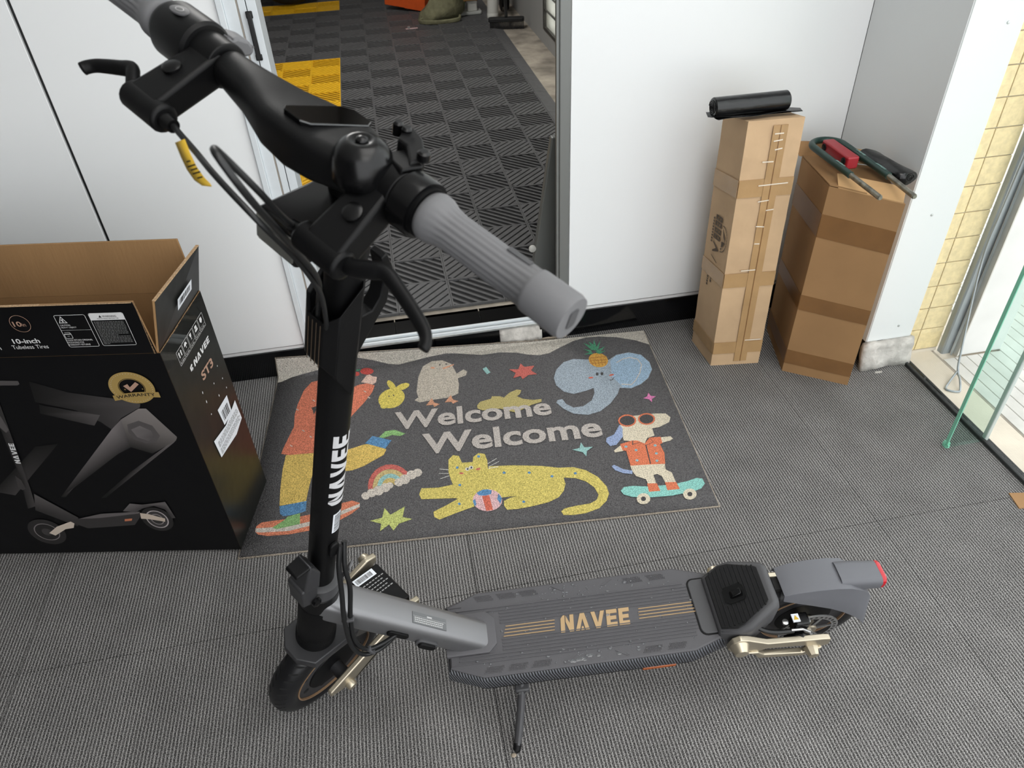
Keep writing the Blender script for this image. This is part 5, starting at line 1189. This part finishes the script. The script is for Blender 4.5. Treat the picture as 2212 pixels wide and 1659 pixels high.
# ---- stem shroud with bronze lines
R6 = [(.037, -.013), (.027, -.027), (.000, -.029), (-.006, -.022), (-.006, .022), (.000, .029), (.027, .027), (.037, .013)]
ta = {.037: 1.068, .027: 1.082, .000: 1.112, -.006: 1.112}; ba = {.037: 1.005, .027: .992, .000: .955, -.006: .955}
shr = Mb().loft([[(f * .80, b * .94, ba[f] - .012) for f, b in R6], [(f, b, ba[f]) for f, b in R6], [(f, b, ta[f]) for f, b in R6], [(f * .90, b * .86, ta[f] - .004) for f, b in R6], [(f * .86, b * .8, ta[f] - .03) for f, b in R6]]).build('stem_shroud', M['satin_black'], sk, T=sT, bevel=.0012)
for k in range(4):
    b = -.0095 + k * .0063
    Mb().box((.0366, b - .0004, 1.000), (.0376, b + .0004, 1.062)).build('bronze_line', M['bronze_dim'], shr, T=sT)
# carrying hook behind the stem
Mb().prism([(-.020, .985), (-.034, 1.01), (-.058, 1.050), (-.060, 1.098), (-.048, 1.122), (-.040, 1.118), (-.048, 1.092), (-.046, 1.062), (-.036, 1.046), (-.022, 1.046), (-.018, 1.06)], -.010, .010, lambda u, v, w: (u, w, v)).build('carry_hook', M['satin_black'], sk, T=sT, bevel=.002)
# ---- handlebar
BF, BA = .0446, 1.2796
def sup(b, cf, ca, wf, wa_up, wa_dn, n=28, e=.62):
    out = []
    for i in range(n):
        t_ = 2 * PI * i / n; c, s = math.cos(t_), math.sin(t_)
        x = math.copysign(abs(c) ** e, c) * wf; z = math.copysign(abs(s) ** e, s) * (wa_up if s > 0 else wa_dn)
        out.append((cf + x, b, ca + z + (x - .0) * .2 * min(1, wf / .04) * (1 if abs(b) < .075 else 0)))
    return out
hb_sec = [(.118, BF, BA, .0165, .0165, .0165, 1), (.095, BF + .002, BA, .0185, .0175, .0180, .9), (.07, BF + .002, BA - .001, .0235, .0190, .0195, .74), (.048, BF - .001, BA - .005, .032, .0200, .0210, .62), (.028, BF - .006, BA - .008, .043, .0205, .0235, .52), (.0, BF - .010, BA - .010, .048, .022, .0255, .48)]
full = [(-b, *r) for b, *r in hb_sec[:-1]] + [(b, *r) for b, *r in reversed(hb_sec)]
full.sort(key=lambda q: q[0])
hbm = Mb().loft([sup(b, cf, ca, wf, wu, wd_, e=e) for b, cf, ca, wf, wu, wd_, e in full]).build('handlebar', M['satin_black'], sk, T=sT, ang=60)
Mb().lathe([(.0125, -.27), (.0125, .33)], lambda x, y, h: (BF + x, h, BA + y), 20).build('bar_tube', M['matte_black'], sk, T=sT)
# seam line around the top cover
def disp(u, v, h=0): # u forward, v right on the tilted top face
    return V((.030 + u, v, 1.2905 + u * .25 + h))
dsp = Mb().loft([[disp(u, v, h) for u, v in ((.040, -.010), (.034, -.016), (-.026, -.018), (-.036, -.011), (-.036, .011), (-.026, .018), (.034, .016), (.040, .010))] for h in (-.006, .0012)]).build('display_screen', M['screen'], hbm, T=sT, bevel=.0006)
Mb().tube([disp(u, v, .0006) for u, v in ((-.026, -.0185), (.034, -.0165), (.0405, -.0105))], .0004, 6).build('display_bezel', M['label_grey'], hbm, T=sT)
Mb().hexa([(-.022, -.02, 1.225), (.022, -.02, 1.225), (.022, .02, 1.225), (-.022, .02, 1.225), (-.022, -.022, 1.256), (.045, -.022, 1.256), (.045, .022, 1.256), (-.022, .022, 1.256)]).build('bar_clamp', M['matte_black'], sk, T=sT, bevel=.006)
# headlight housing
hl = Mb().hexa([(.012, -.030, 1.172), (.086, -.029, 1.170), (.086, .029, 1.170), (.012, .030, 1.172), (.012, -.030, 1.212), (.084, -.029, 1.204), (.084, .029, 1.204), (.012, .030, 1.212)]).build('headlight', M['gloss_black'], sk, T=sT, bevel=.004)
Mb().box((.0845, -.025, 1.175), (.0875, .025, 1.200)).build('headlight_lens', M['frosted'], hl, T=sT, bevel=.001)
# grips
def bar_lathe(prof, name, m, parent=sk, n=40, mod=None, **k):
    def fn(x, y, h): return (BF + x, h, BA + y)
    return Mb().lathe(prof, fn, n).build(name, M[m], parent, T=sT, **k)
def grip(s, b0, b1):
    n = 100; rings = []
    L = b1 - b0; prof = [(0, .0148), (.002, .0190), (.006, .0204), (.012, .0200), (.02, .0172), (.03, .0160), (.08, .0158), (.108, .0162), (.109, .0172), (.112, .0176), (L - .004, .0180), (L, .0168)]
    for d, r in prof:
        ring_ = []
        for k in range(n):
            a = 2 * PI * k / n; rr = r - (.0012 * (1 + math.cos(20 * a)) * .5 if .025 < d < .1 else 0)
            ring_.append((BF + rr * math.cos(a), s * (b0 + d), BA + rr * math.sin(a)))
        rings.append(ring_)
    g = Mb().loft(rings).build('grip', M['grip'], sk, T=sT, ang=50)
    Mb().prism(rrect(.016, .010, .003), 0, .0009, lambda u, v, w: (BF + v, s * (b1 + w), BA + u)).build('grip_end_slot', M['dark_grey'], g, T=sT)
    Mb().box((BF - .006, min(s * (b0 + .078), s * (b0 + .100)), BA + .0155), (BF - .001, max(s * (b0 + .078), s * (b0 + .100)), BA + .0166)).build('grip_badge', M['dark_grey'], g, T=sT)
    mb = Mb()
    for i in range(4): mb.box((BF + .0135 + .0006 * i, min(s * (b1 - .026), s * (b1 - .004)), BA + .008 - i * .0022), (BF + .0150 + .0006 * i, max(s * (b1 - .026), s * (b1 - .004)), BA + .0088 - i * .0022))
    mb.build('grip_end_ribs', M['dark_grey'], g, T=sT)
    return g
grip(-1, .1336, .280); grip(1, .217, .363)
# left side: collar, brake clamp, lever, bell
bar_lathe([(.0165, -.130), (.0238, -.131), (.0245, -.128), (.0245, -.112), (.022, -.1095), (.0165, -.109)], 'grip_collar', 'gloss_black')
bar_lathe([(.0205, -.1345), (.0205, -.130)], 'grip_collar', 'matte_black')
def bracket(s, bc, droop, dl=0., ll=1., name='brake_bracket'):
    cd_, sd_ = math.cos(droop), math.sin(droop)
    def q(f, b, a_):   # drooped about the bar axis
        df, da = f - BF, a_ - BA
        df = df * (1 - dl)
        return V((BF + df * cd_ + da * sd_, s * b, BA - df * sd_ + da * cd_))
    cl = Mb().lathe([(.0165, s * (bc - .016)), (.0205, s * (bc - .015)), (.0205, s * (bc + .015)), (.0165, s * (bc + .016))], lambda x, y, h: (BF + x, h, BA + y), 28).build(name, M['matte_black'], sk, T=sT, bevel=.001)
    Mb().hexa([q(BF, bc - .017, BA - .013), q(BF + .080, bc - .022, BA - .013), q(BF + .080, bc + .019, BA - .013), q(BF, bc + .014, BA - .013), q(BF, bc - .017, BA + .016), q(BF + .084, bc - .022, BA + .012), q(BF + .084, bc + .019, BA + .012), q(BF, bc + .014, BA + .016)]).build('bracket_body', M['matte_black'], cl, T=sT, bevel=.004)
    Mb().tube([q(BF + .082, bc - .030, BA), q(BF + .082, bc + .021, BA)], .0128, 18).build('bracket_barrel', M['matte_black'], cl, T=sT, bevel=.003)
    Mb().tube([q(BF + .082, bc - .042, BA), q(BF + .082, bc - .028, BA)], [.006, .008], 14).build('cable_adjuster', M['gloss_black'], cl, T=sT)
    sc0 = q(BF + .043, bc + .002, BA + .0135); ax_ = q(BF + .043, bc + .002, BA + .0145) - sc0; ax_.normalize(); t1 = V((0, 1, 0)); t2 = ax_.cross(t1)
    Mb().lathe([(.0085, 0), (.0085, .003), (.0055, .0045)], lambda x, y, h: sc0 + t1 * x + t2 * y + ax_ * h, 20).build('bracket_screw', M['gloss_black'], cl, T=sT)
    path = spline([q(BF + .070, bc + .004, BA - .004), q(BF + .078, bc + .022, BA - .002), q(BF + .070, bc + .022 + .018 * ll, BA + .001), q(BF + .064, bc + .022 + .030 * ll, BA + .002), q(BF + .068, bc + .022 + .048 * ll, BA - .001), q(BF + .076, bc + .022 + .073 * ll, BA - .004), q(BF + .082, bc + .022 + .086 * ll, BA - .005), q(BF + .089, bc + .022 + .092 * ll, BA - .005), q(BF + .094, bc + .022 + .093 * ll, BA - .005)], 6)
    n_ = len(path); rr = [.0085 - .0026 * min(1, i / n_ * 1.3) for i in range(n_)]; rr[-1] = .0035; rr[-2] = .0052
    Mb().tube(path, rr, 14, flat=.8).build('brake_lever', M['satin_black'], sk, T=sT, ang=60)
    return cl
bracket(-1, .092, .58, .10); bracket(1, .138, .36, .07, .72)
# right side: throttle housing
th = bar_lathe([(.0165, .152), (.024, .1525), (.0265, .156), (.0265, .200), (.0235, .207), (.0165, .208)], 'throttle_housing', 'matte_black')
Mb().lathe([(.0095, 0), (.0095, .0012), (.008, .0016)], lambda x, y, h: (BF + .006 + x * .8, .182 + y * 1.1, BA + .0252 + h), 24).build('power_button', M['dark_grey'], th, T=sT)
pw = Mb().lathe([(.0042, 0), (.0034, .0001)], lambda x, y, h: (BF + .006 + x * .8, .182 + y * 1.1, BA + .0272 + h), 20, cap=False); pw.build('power_symbol', M['ink_grey'], th, T=sT)
tl = Mb().prism([(-.046, -.002), (-.040, .007), (-.028, .012), (-.012, .010), (-.010, -.004), (-.030, -.008), (-.042, -.008)], .146, .168, lambda u, v, w: (BF + u, w, BA + v)).build('throttle_lever', M['grip'], sk, T=sT, bevel=.003)
for k in range(6):
    t_ = k / 5; Mb().tube([(BF - .044 + .026 * t_, .1465, BA + .0005 + .0125 * t_ ** .7), (BF - .044 + .026 * t_, .1675, BA + .0005 + .0125 * t_ ** .7)], .0011, 6).build('thumb_rib', M['grip'], tl, T=sT)
# bell
BC = V((.058, -.071, 1.296)); bax = V((.10, .05, 1)).normalized(); bx1 = bax.cross(V((0, 1, 0))).normalized(); bx2 = bax.cross(bx1)
def bl_fn(x, y, h): return BC + bx1 * x + bx2 * y + bax * h
bell = Mb().lathe([(.0235, -.016), (.0245, -.014), (.0245, -.004), (.0232, .005), (.0195, .012), (.0135, .0165), (.0085, .018), (.0065, .0165), (.005, .0165), (.0048, .0185), (.0025, .0198), (.0005, .02)], bl_fn, 40).build('bell', M['gloss_black'], sk, T=sT, ang=60)
Mb().tube([BC - bax * .016, BC - bax * .028], .008, 16).build('bell_post', M['matte_black'], bell, T=sT)
bar_lathe([(.0166, -.086), (.0195, -.0855), (.0195, -.075), (.0166, -.0745)], 'bell_clamp', 'matte_black')
Mb().hexa([(.030, -.108, 1.292), (.052, -.104, 1.292), (.040, -.074, 1.288), (.020, -.080, 1.288), (.030, -.110, 1.304), (.050, -.106, 1.304), (.040, -.074, 1.300), (.020, -.080, 1.300)]).build('bell_bracket', M['matte_black'], sk, T=sT, bevel=.002)
Mb().prism([(-.004, -.030), (.006, -.028), (.004, .010), (.008, .030), (.002, .046), (-.004, .044), (-.007, .010)], -.010, .008, lambda u, v, w: (.020 + u * 1.7 - v * .35, -.088 + v * .55, 1.298 + w)).build('bell_striker', M['satin_black'], sk, T=sT, bevel=.002)
Mb().lathe([(.0055, 0), (.0055, .006), (.0035, .0075)], lambda x, y, h: (.026 + x, -.104 + y, 1.305 + h), 16).build('bell_screw', M['gloss_black'], sk, T=sT)
for v in (-.055, -.045): Mb().lathe([(.004, 0), (.0045, .010), (.003, .012)], lambda x, y, h: (.009 + x, v - .012 + y, 1.298 + h), 14).build('striker_nub', M['gloss_black'], sk, T=sT)
# cables
def cable(name, pts, r, T, parent=sk): return Mb().tube(spline(pts, 7), r, 10).build(name, M['cable'], parent, T=T, ang=80)
cable('brake_cable', ((.1155, .098, 1.2530), (.1195, .080, 1.2545), (.125, .0518, 1.2565), (.135, .0054, 1.2599), (.13, -.0397, 1.2446), (.095, -.0412, 1.1948), (.06, -.0319, 1.1357), (.040, -.0200, 1.0835), (.030, -.012, 1.05)), .0027, sT)
cable('brake_cable', ((.1060, -.052, 1.2390), (.125, -.058, 1.2620), (.145, -.0616, 1.2894), (.165, -.0546, 1.3172), (.175, -.0566, 1.3289), (.18, -.0701, 1.3298), (.165, -.0793, 1.3006), (.115, -.0544, 1.2305), (.07, -.0395, 1.1621), (.040, -.0080, 1.0966), (.030, .004, 1.05)), .0027, sT)
c1 = cable('lower_cable', ((.1686, -.0128, .5764), (.1610, -.0300, .5425), (.1560, -.0450, .4904), (.1469, -.0550, .4160), (.1436, -.0600, .3290), (.1560, -.0580, .2853), (.1788, -.0500, .2751), (.2022, -.0400, .2841), (.2148, -.0310, .2950)), .0042, None)
cable('lower_cable', ((.1746, -.0068, .5764), (.1691, -.0280, .5369), (.1692, -.0400, .4926), (.1557, -.0500, .4113), (.1502, -.0550, .3400), (.1614, -.0530, .2936), (.1851, -.0470, .2898), (.2087, -.0380, .2951), (.2214, -.0310, .2980)), .0040, None)
for p, q in (((.152, -.0525, .413), 0), ((.170, -.0525, .285), 1)): Mb().box((-.010, -.005, -.003), (.010, .005, .003)).build('cable_clip', M['dark_grey'], c1, T=lambda v: V(p) + (Mx.Rotation(1.2 if q else 0, 3, 'Y') @ v), bevel=.001)
tg_ = [V(p) + V((-.026, .052, -.036)) for p in ((.1560, .0120, 1.2960), (.1560, .0055, 1.2865), (.1560, -.0020, 1.2785), (.1555, -.0110, 1.2735), (.1545, -.0190, 1.2722), (.1535, -.0250, 1.2735))]
tw = V((0, .0074, -.0055))
mb = Mb().loft([[V(p) + tw * (1 if i < 4 else .8 if i == 4 else .05), V(p) - tw * (1 if i < 4 else .8 if i == 4 else .05)] for i, p in enumerate(tg_)], False, False)
tgo = mb.build('warning_tag', M['yellow_tag'], sk, T=sT, solid=.0003)
mb = Mb()
for i, (s0, w_) in enumerate(((.15, .003), (.3, .006), (.42, .005), (.54, .006), (.7, .004))):
    a_ = V(tg_[1]).lerp(V(tg_[4]), s0) + V((0, 0, -.0008)); d_ = tw * (w_ / .0075); e_ = (V(tg_[4]) - V(tg_[1])).normalized() * .0012; n_ = V((.0009, -.0006, .0004))
    mb.add([a_ + d_ + n_, a_ - d_ + n_, a_ - d_ + e_ + n_, a_ + d_ + e_ + n_], [(0, 1, 2, 3)])
mb.build('tag_print', M['ink_black'], tgo, T=sT)
# ---- rear block, fender, rear wheel
RY = -.006
def rs(x, w, z0, z1, c): return [(x, RY - w, z0), (x, RY - w, z1 - c), (x, RY - w + c * 1.1, z1), (x, RY + w - c * 1.1, z1), (x, RY + w, z1 - c), (x, RY + w, z0)]
rbk = Mb().loft([rs(.815, .060, .150, .1945, .005), rs(.846, .073, .135, .2135, .008), rs(.868, .073, .140, .227, .009), rs(.914, .050, .165, .2555, .010), rs(.926, .046, .185, .250, .010)]).build('rear_block', M['dark_grey'], sk, bevel=.004, ang=50)
def slope(x, h=0): return .1965 + (x - .818) * .62 + h
pad = [(.818, -.055), (.844, -.065), (.856, -.063), (.902, -.038), (.905, -.034), (.905, .034), (.902, .038), (.860, .063), (.844, .065), (.818, .053)]
pdo = Mb().loft([[(x, y + RY, slope(x, .001)) for x, y in pad], [(x, y + RY, slope(x, .0045)) for x, y in pad]]).build('pedal_pad', M['pad_rubber'], rbk, bevel=.0012)
mb = Mb()
for k in range(11):
    x = .824 + k * .0072; yw = .058 if x < .86 else .058 - (x - .86) * .45
    for y0, y1 in (((-yw, yw),) if not .836 < x < .872 else ((-yw, -.019), (.017, yw))):
        mb.hexa([(x + dx, y + RY, slope(x + dx, h)) for h in (.0044, .0068) for dx, y in ((0, y0), (.0022, y0), (.0022, y1), (0, y1))])
mb.build('pad_ribs', M['pad_rubber'], pdo)
rec = Mb().loft([[(.854 + u * s, v * s + RY, slope(.854 + u * s, h)) for u, v in ((-.018, -.011), (-.010, -.018), (.014, -.018), (.018, -.011), (.018, .010), (.012, .017), (-.012, .017), (-.018, .010))] for s, h in ((1.0, .0070), (.80, .0046))], True).build('hook_recess', M['gloss_black'], pdo)
Mb().hexa([(.846, -.009 + RY, slope(.846, .006)), (.862, -.009 + RY, slope(.862, .006)), (.862, .006 + RY, slope(.862, .006)), (.846, .006 + RY, slope(.846, .006)), (.848, -.008 + RY, slope(.848, .014)), (.864, -.008 + RY, slope(.864, .016)), (.864, .005 + RY, slope(.864, .016)), (.848, .005 + RY, slope(.848, .014))]).build('fold_hook', M['gloss_black'], pdo, bevel=.002)
RW = V((1.010, RY, .1265))
ident_T = None
wheel(RW, None, sk)
def fnr(x, y, h): return (RW.x + x, RW.y + h, RW.z + y)
Mb().lathe([(.030, -.026), (.056, -.0235), (.060, -.020), (.060, .020), (.056, .0245), (.03, .027)], fnr, 40).build('hub_motor', M['satin_black'], sk)
Mb().lathe([(.008, -.085), (.008, .085)], fnr, 16).build('rear_axle', M['steel'], sk)
dsk = Mb()
for k in range(60):
    a0, a1 = 2 * PI * k / 60, 2 * PI * (k + 1) / 60; hole = (k % 2 == 0)
    for r0, r1 in (((.047, .050), (.056, .060)) if hole else ((.047, .060),)):
        dsk.hexa([fnr(r * math.cos(a), r * math.sin(a), h) for h in (-.050, -.047) for r, a in ((r0, a0), (r1, a0), (r1, a1), (r0, a1))])
for k in range(6):
    a = 2 * PI * k / 6 + .2; dsk.hexa([fnr(r * math.cos(a + d), r * math.sin(a + d), h) for h in (-.0498, -.0472) for r, d in ((.014, -.25), (.049, -.06), (.049, .06), (.014, .25))])
dsk.build('brake_disc', M['steel'], sk)
Mb().lathe([(.016, -.052), (.018, -.050), (.018, -.028), (.016, -.026)], fnr, 24).build('disc_carrier', M['gold'], sk)
# trailing arms
for s in (-1, 1):
    yo = lambda w: s * (w if s < 0 else w - .024) + RY
    top = [(.826, .178), (.832, .205), (.845, .214), (.862, .208), (.905, .182), (1.022, .170), (1.034, .166), (1.036, .142), (1.0, .128), (.985, .150), (.905, .160), (.885, .150), (.868, .162), (.850, .160), (.835, .166)]
    arm = Mb().prism(top, .074, .086, lambda u, v, w: (u, yo(w), v - .008)).prism([(.868, .158), (.885, .146), (.895, .128), (.985, .112), (1.012, .116), (1.022, .140), (.998, .134), (.985, .126), (.905, .141), (.89, .156)], .078, .090, lambda u, v, w: (u, yo(w), v - .008)).build('trailing_arm', M['gold'], sk, bevel=.002)
    Mb().lathe([(.0185, .084), (.018, .088), (.0125, .102), (.008, .103)], lambda x, y, h: (.846 + x, yo(h), .182 + y), 28).build('arm_pivot_cap', M['gold'], arm)
    Mb().lathe([(.015, .084), (.0145, .088), (.010, .102), (.006, .103)], lambda x, y, h: (1.002 + x, yo(h), .1265 + y), 8).build('axle_cap', M['gold'], arm)
# caliper and hose
cal = Mb().box((.962, -.072, .158), (.992, -.046, .196)).build('brake_caliper', M['gloss_black'], sk, bevel=.004)
Mb().tube([(.948, -.078, .150), (.978, -.078, .160), (.996, -.078, .146)], [.008, .010, .008], 12).build('caliper_arm', M['gloss_black'], cal); Mb().box((.958, -.066, .1965), (.972, -.050, .1990)).build('caliper_sticker', M['paper'], cal); Mb().poly([(.960, -.062, .1994), (.970, -.062, .1994), (.965, -.053, .1994)]).build('caliper_warning_mark', M['yellow_tag'], cal)
Mb().tube([(.955, -.074, .182), (.975, -.076, .185), (.992, -.078, .172)], .003, 8).build('caliper_spring', M['steel'], cal)
for p in ((.946, -.060, .186), (.992, -.060, .178)): Mb().lathe([(.006, 0), (.006, .005), (.003, .006)], lambda x, y, h: (p[0] + x, p[1] + y, p[2] + h), 12).build('caliper_bolt', M['steel'], cal)
cable('brake_hose', ((.885, -.060, .190), (.905, -.070, .184), (.93, -.074, .180), (.96, -.074, .178)), .0045, None)
# fender
FS = [(.938, .030, .250, .034, .236), (.965, .0315, .258, .038, .228), (1.0, .0325, .261, .041, .215), (1.04, .033, .259, .043, .196), (1.070, .033, .252, .044, .176), (1.10, .029, .230, .0445, .150), (1.122, .025, .205, .0445, .126), (1.136, .021, .180, .044, .104)]
Mb().loft([[(x, RY - wb_, zb), (x, RY - wt_ - (wb_ - wt_) * .4, zb + (z_ - zb) * .55), (x, RY - wt_, z_), (x, RY, z_ + .0012), (x, RY + wt_, z_), (x, RY + wt_ + (wb_ - wt_) * .4, zb + (z_ - zb) * .55), (x, RY + wb_, zb)] for x, wt_, z_, wb_, zb in FS], False, False).build('rear_fender', M['fender_grey'], sk, solid=.003, bevel=.0008, ang=28)
tlh = Mb().loft([[(x, RY + u * k, .243 + dz + v * k2) for u, v in rrect(.052, .036, .012, 4)] for x, k, k2, dz in ((1.052, .96, .8, .004), (1.08, 1, 1, -.002), (1.138, .98, .95, -.012))]).build('tail_housing', M['fender_grey'], sk, ang=50)
Mb().loft([[(x, RY + u * k, .231 + v * k) for u, v in rrect(.0515, .0350, .012, 4)] for x, k in ((1.1382, .98), (1.144, .98), (1.147, .88))]).build('tail_light', M['red_lens'], tlh)
Mb().box((.928, RY - .012, .214), (.95, RY + .012, .245)).build('fender_stay', M['groove'], sk)
# ---- kickstand
ks = Mb().tube(spline([(.431, -.066, .100), (.430, -.086, .086), (.425, -.112, .064), (.414, -.156, .036), (.411, -.166, .031)], 4), [.0100] * 12 + [.0088] * 5, 12, flat=.8).build('kickstand', M['dark_grey'], sk)
Mb().tube([(.4115, -.163, .033), (.409, -.173, .0285), (.405, -.176, .0285)], [.0078, .0078, .006], 12).build('kickstand_foot', M['satin_black'], ks)
Mb().box((.418, -.090, .082), (.446, -.064, .100)).build('kickstand_bracket', M['dark_grey'], ks, bevel=.003)
for x in (.425, .439): Mb().lathe([(.004, 0), (.004, .002), (.002, .003)], lambda u, v, h: (x + u, -.0905 - h, .091 + v), 12).build('bracket_bolt', M['steel'], ks)
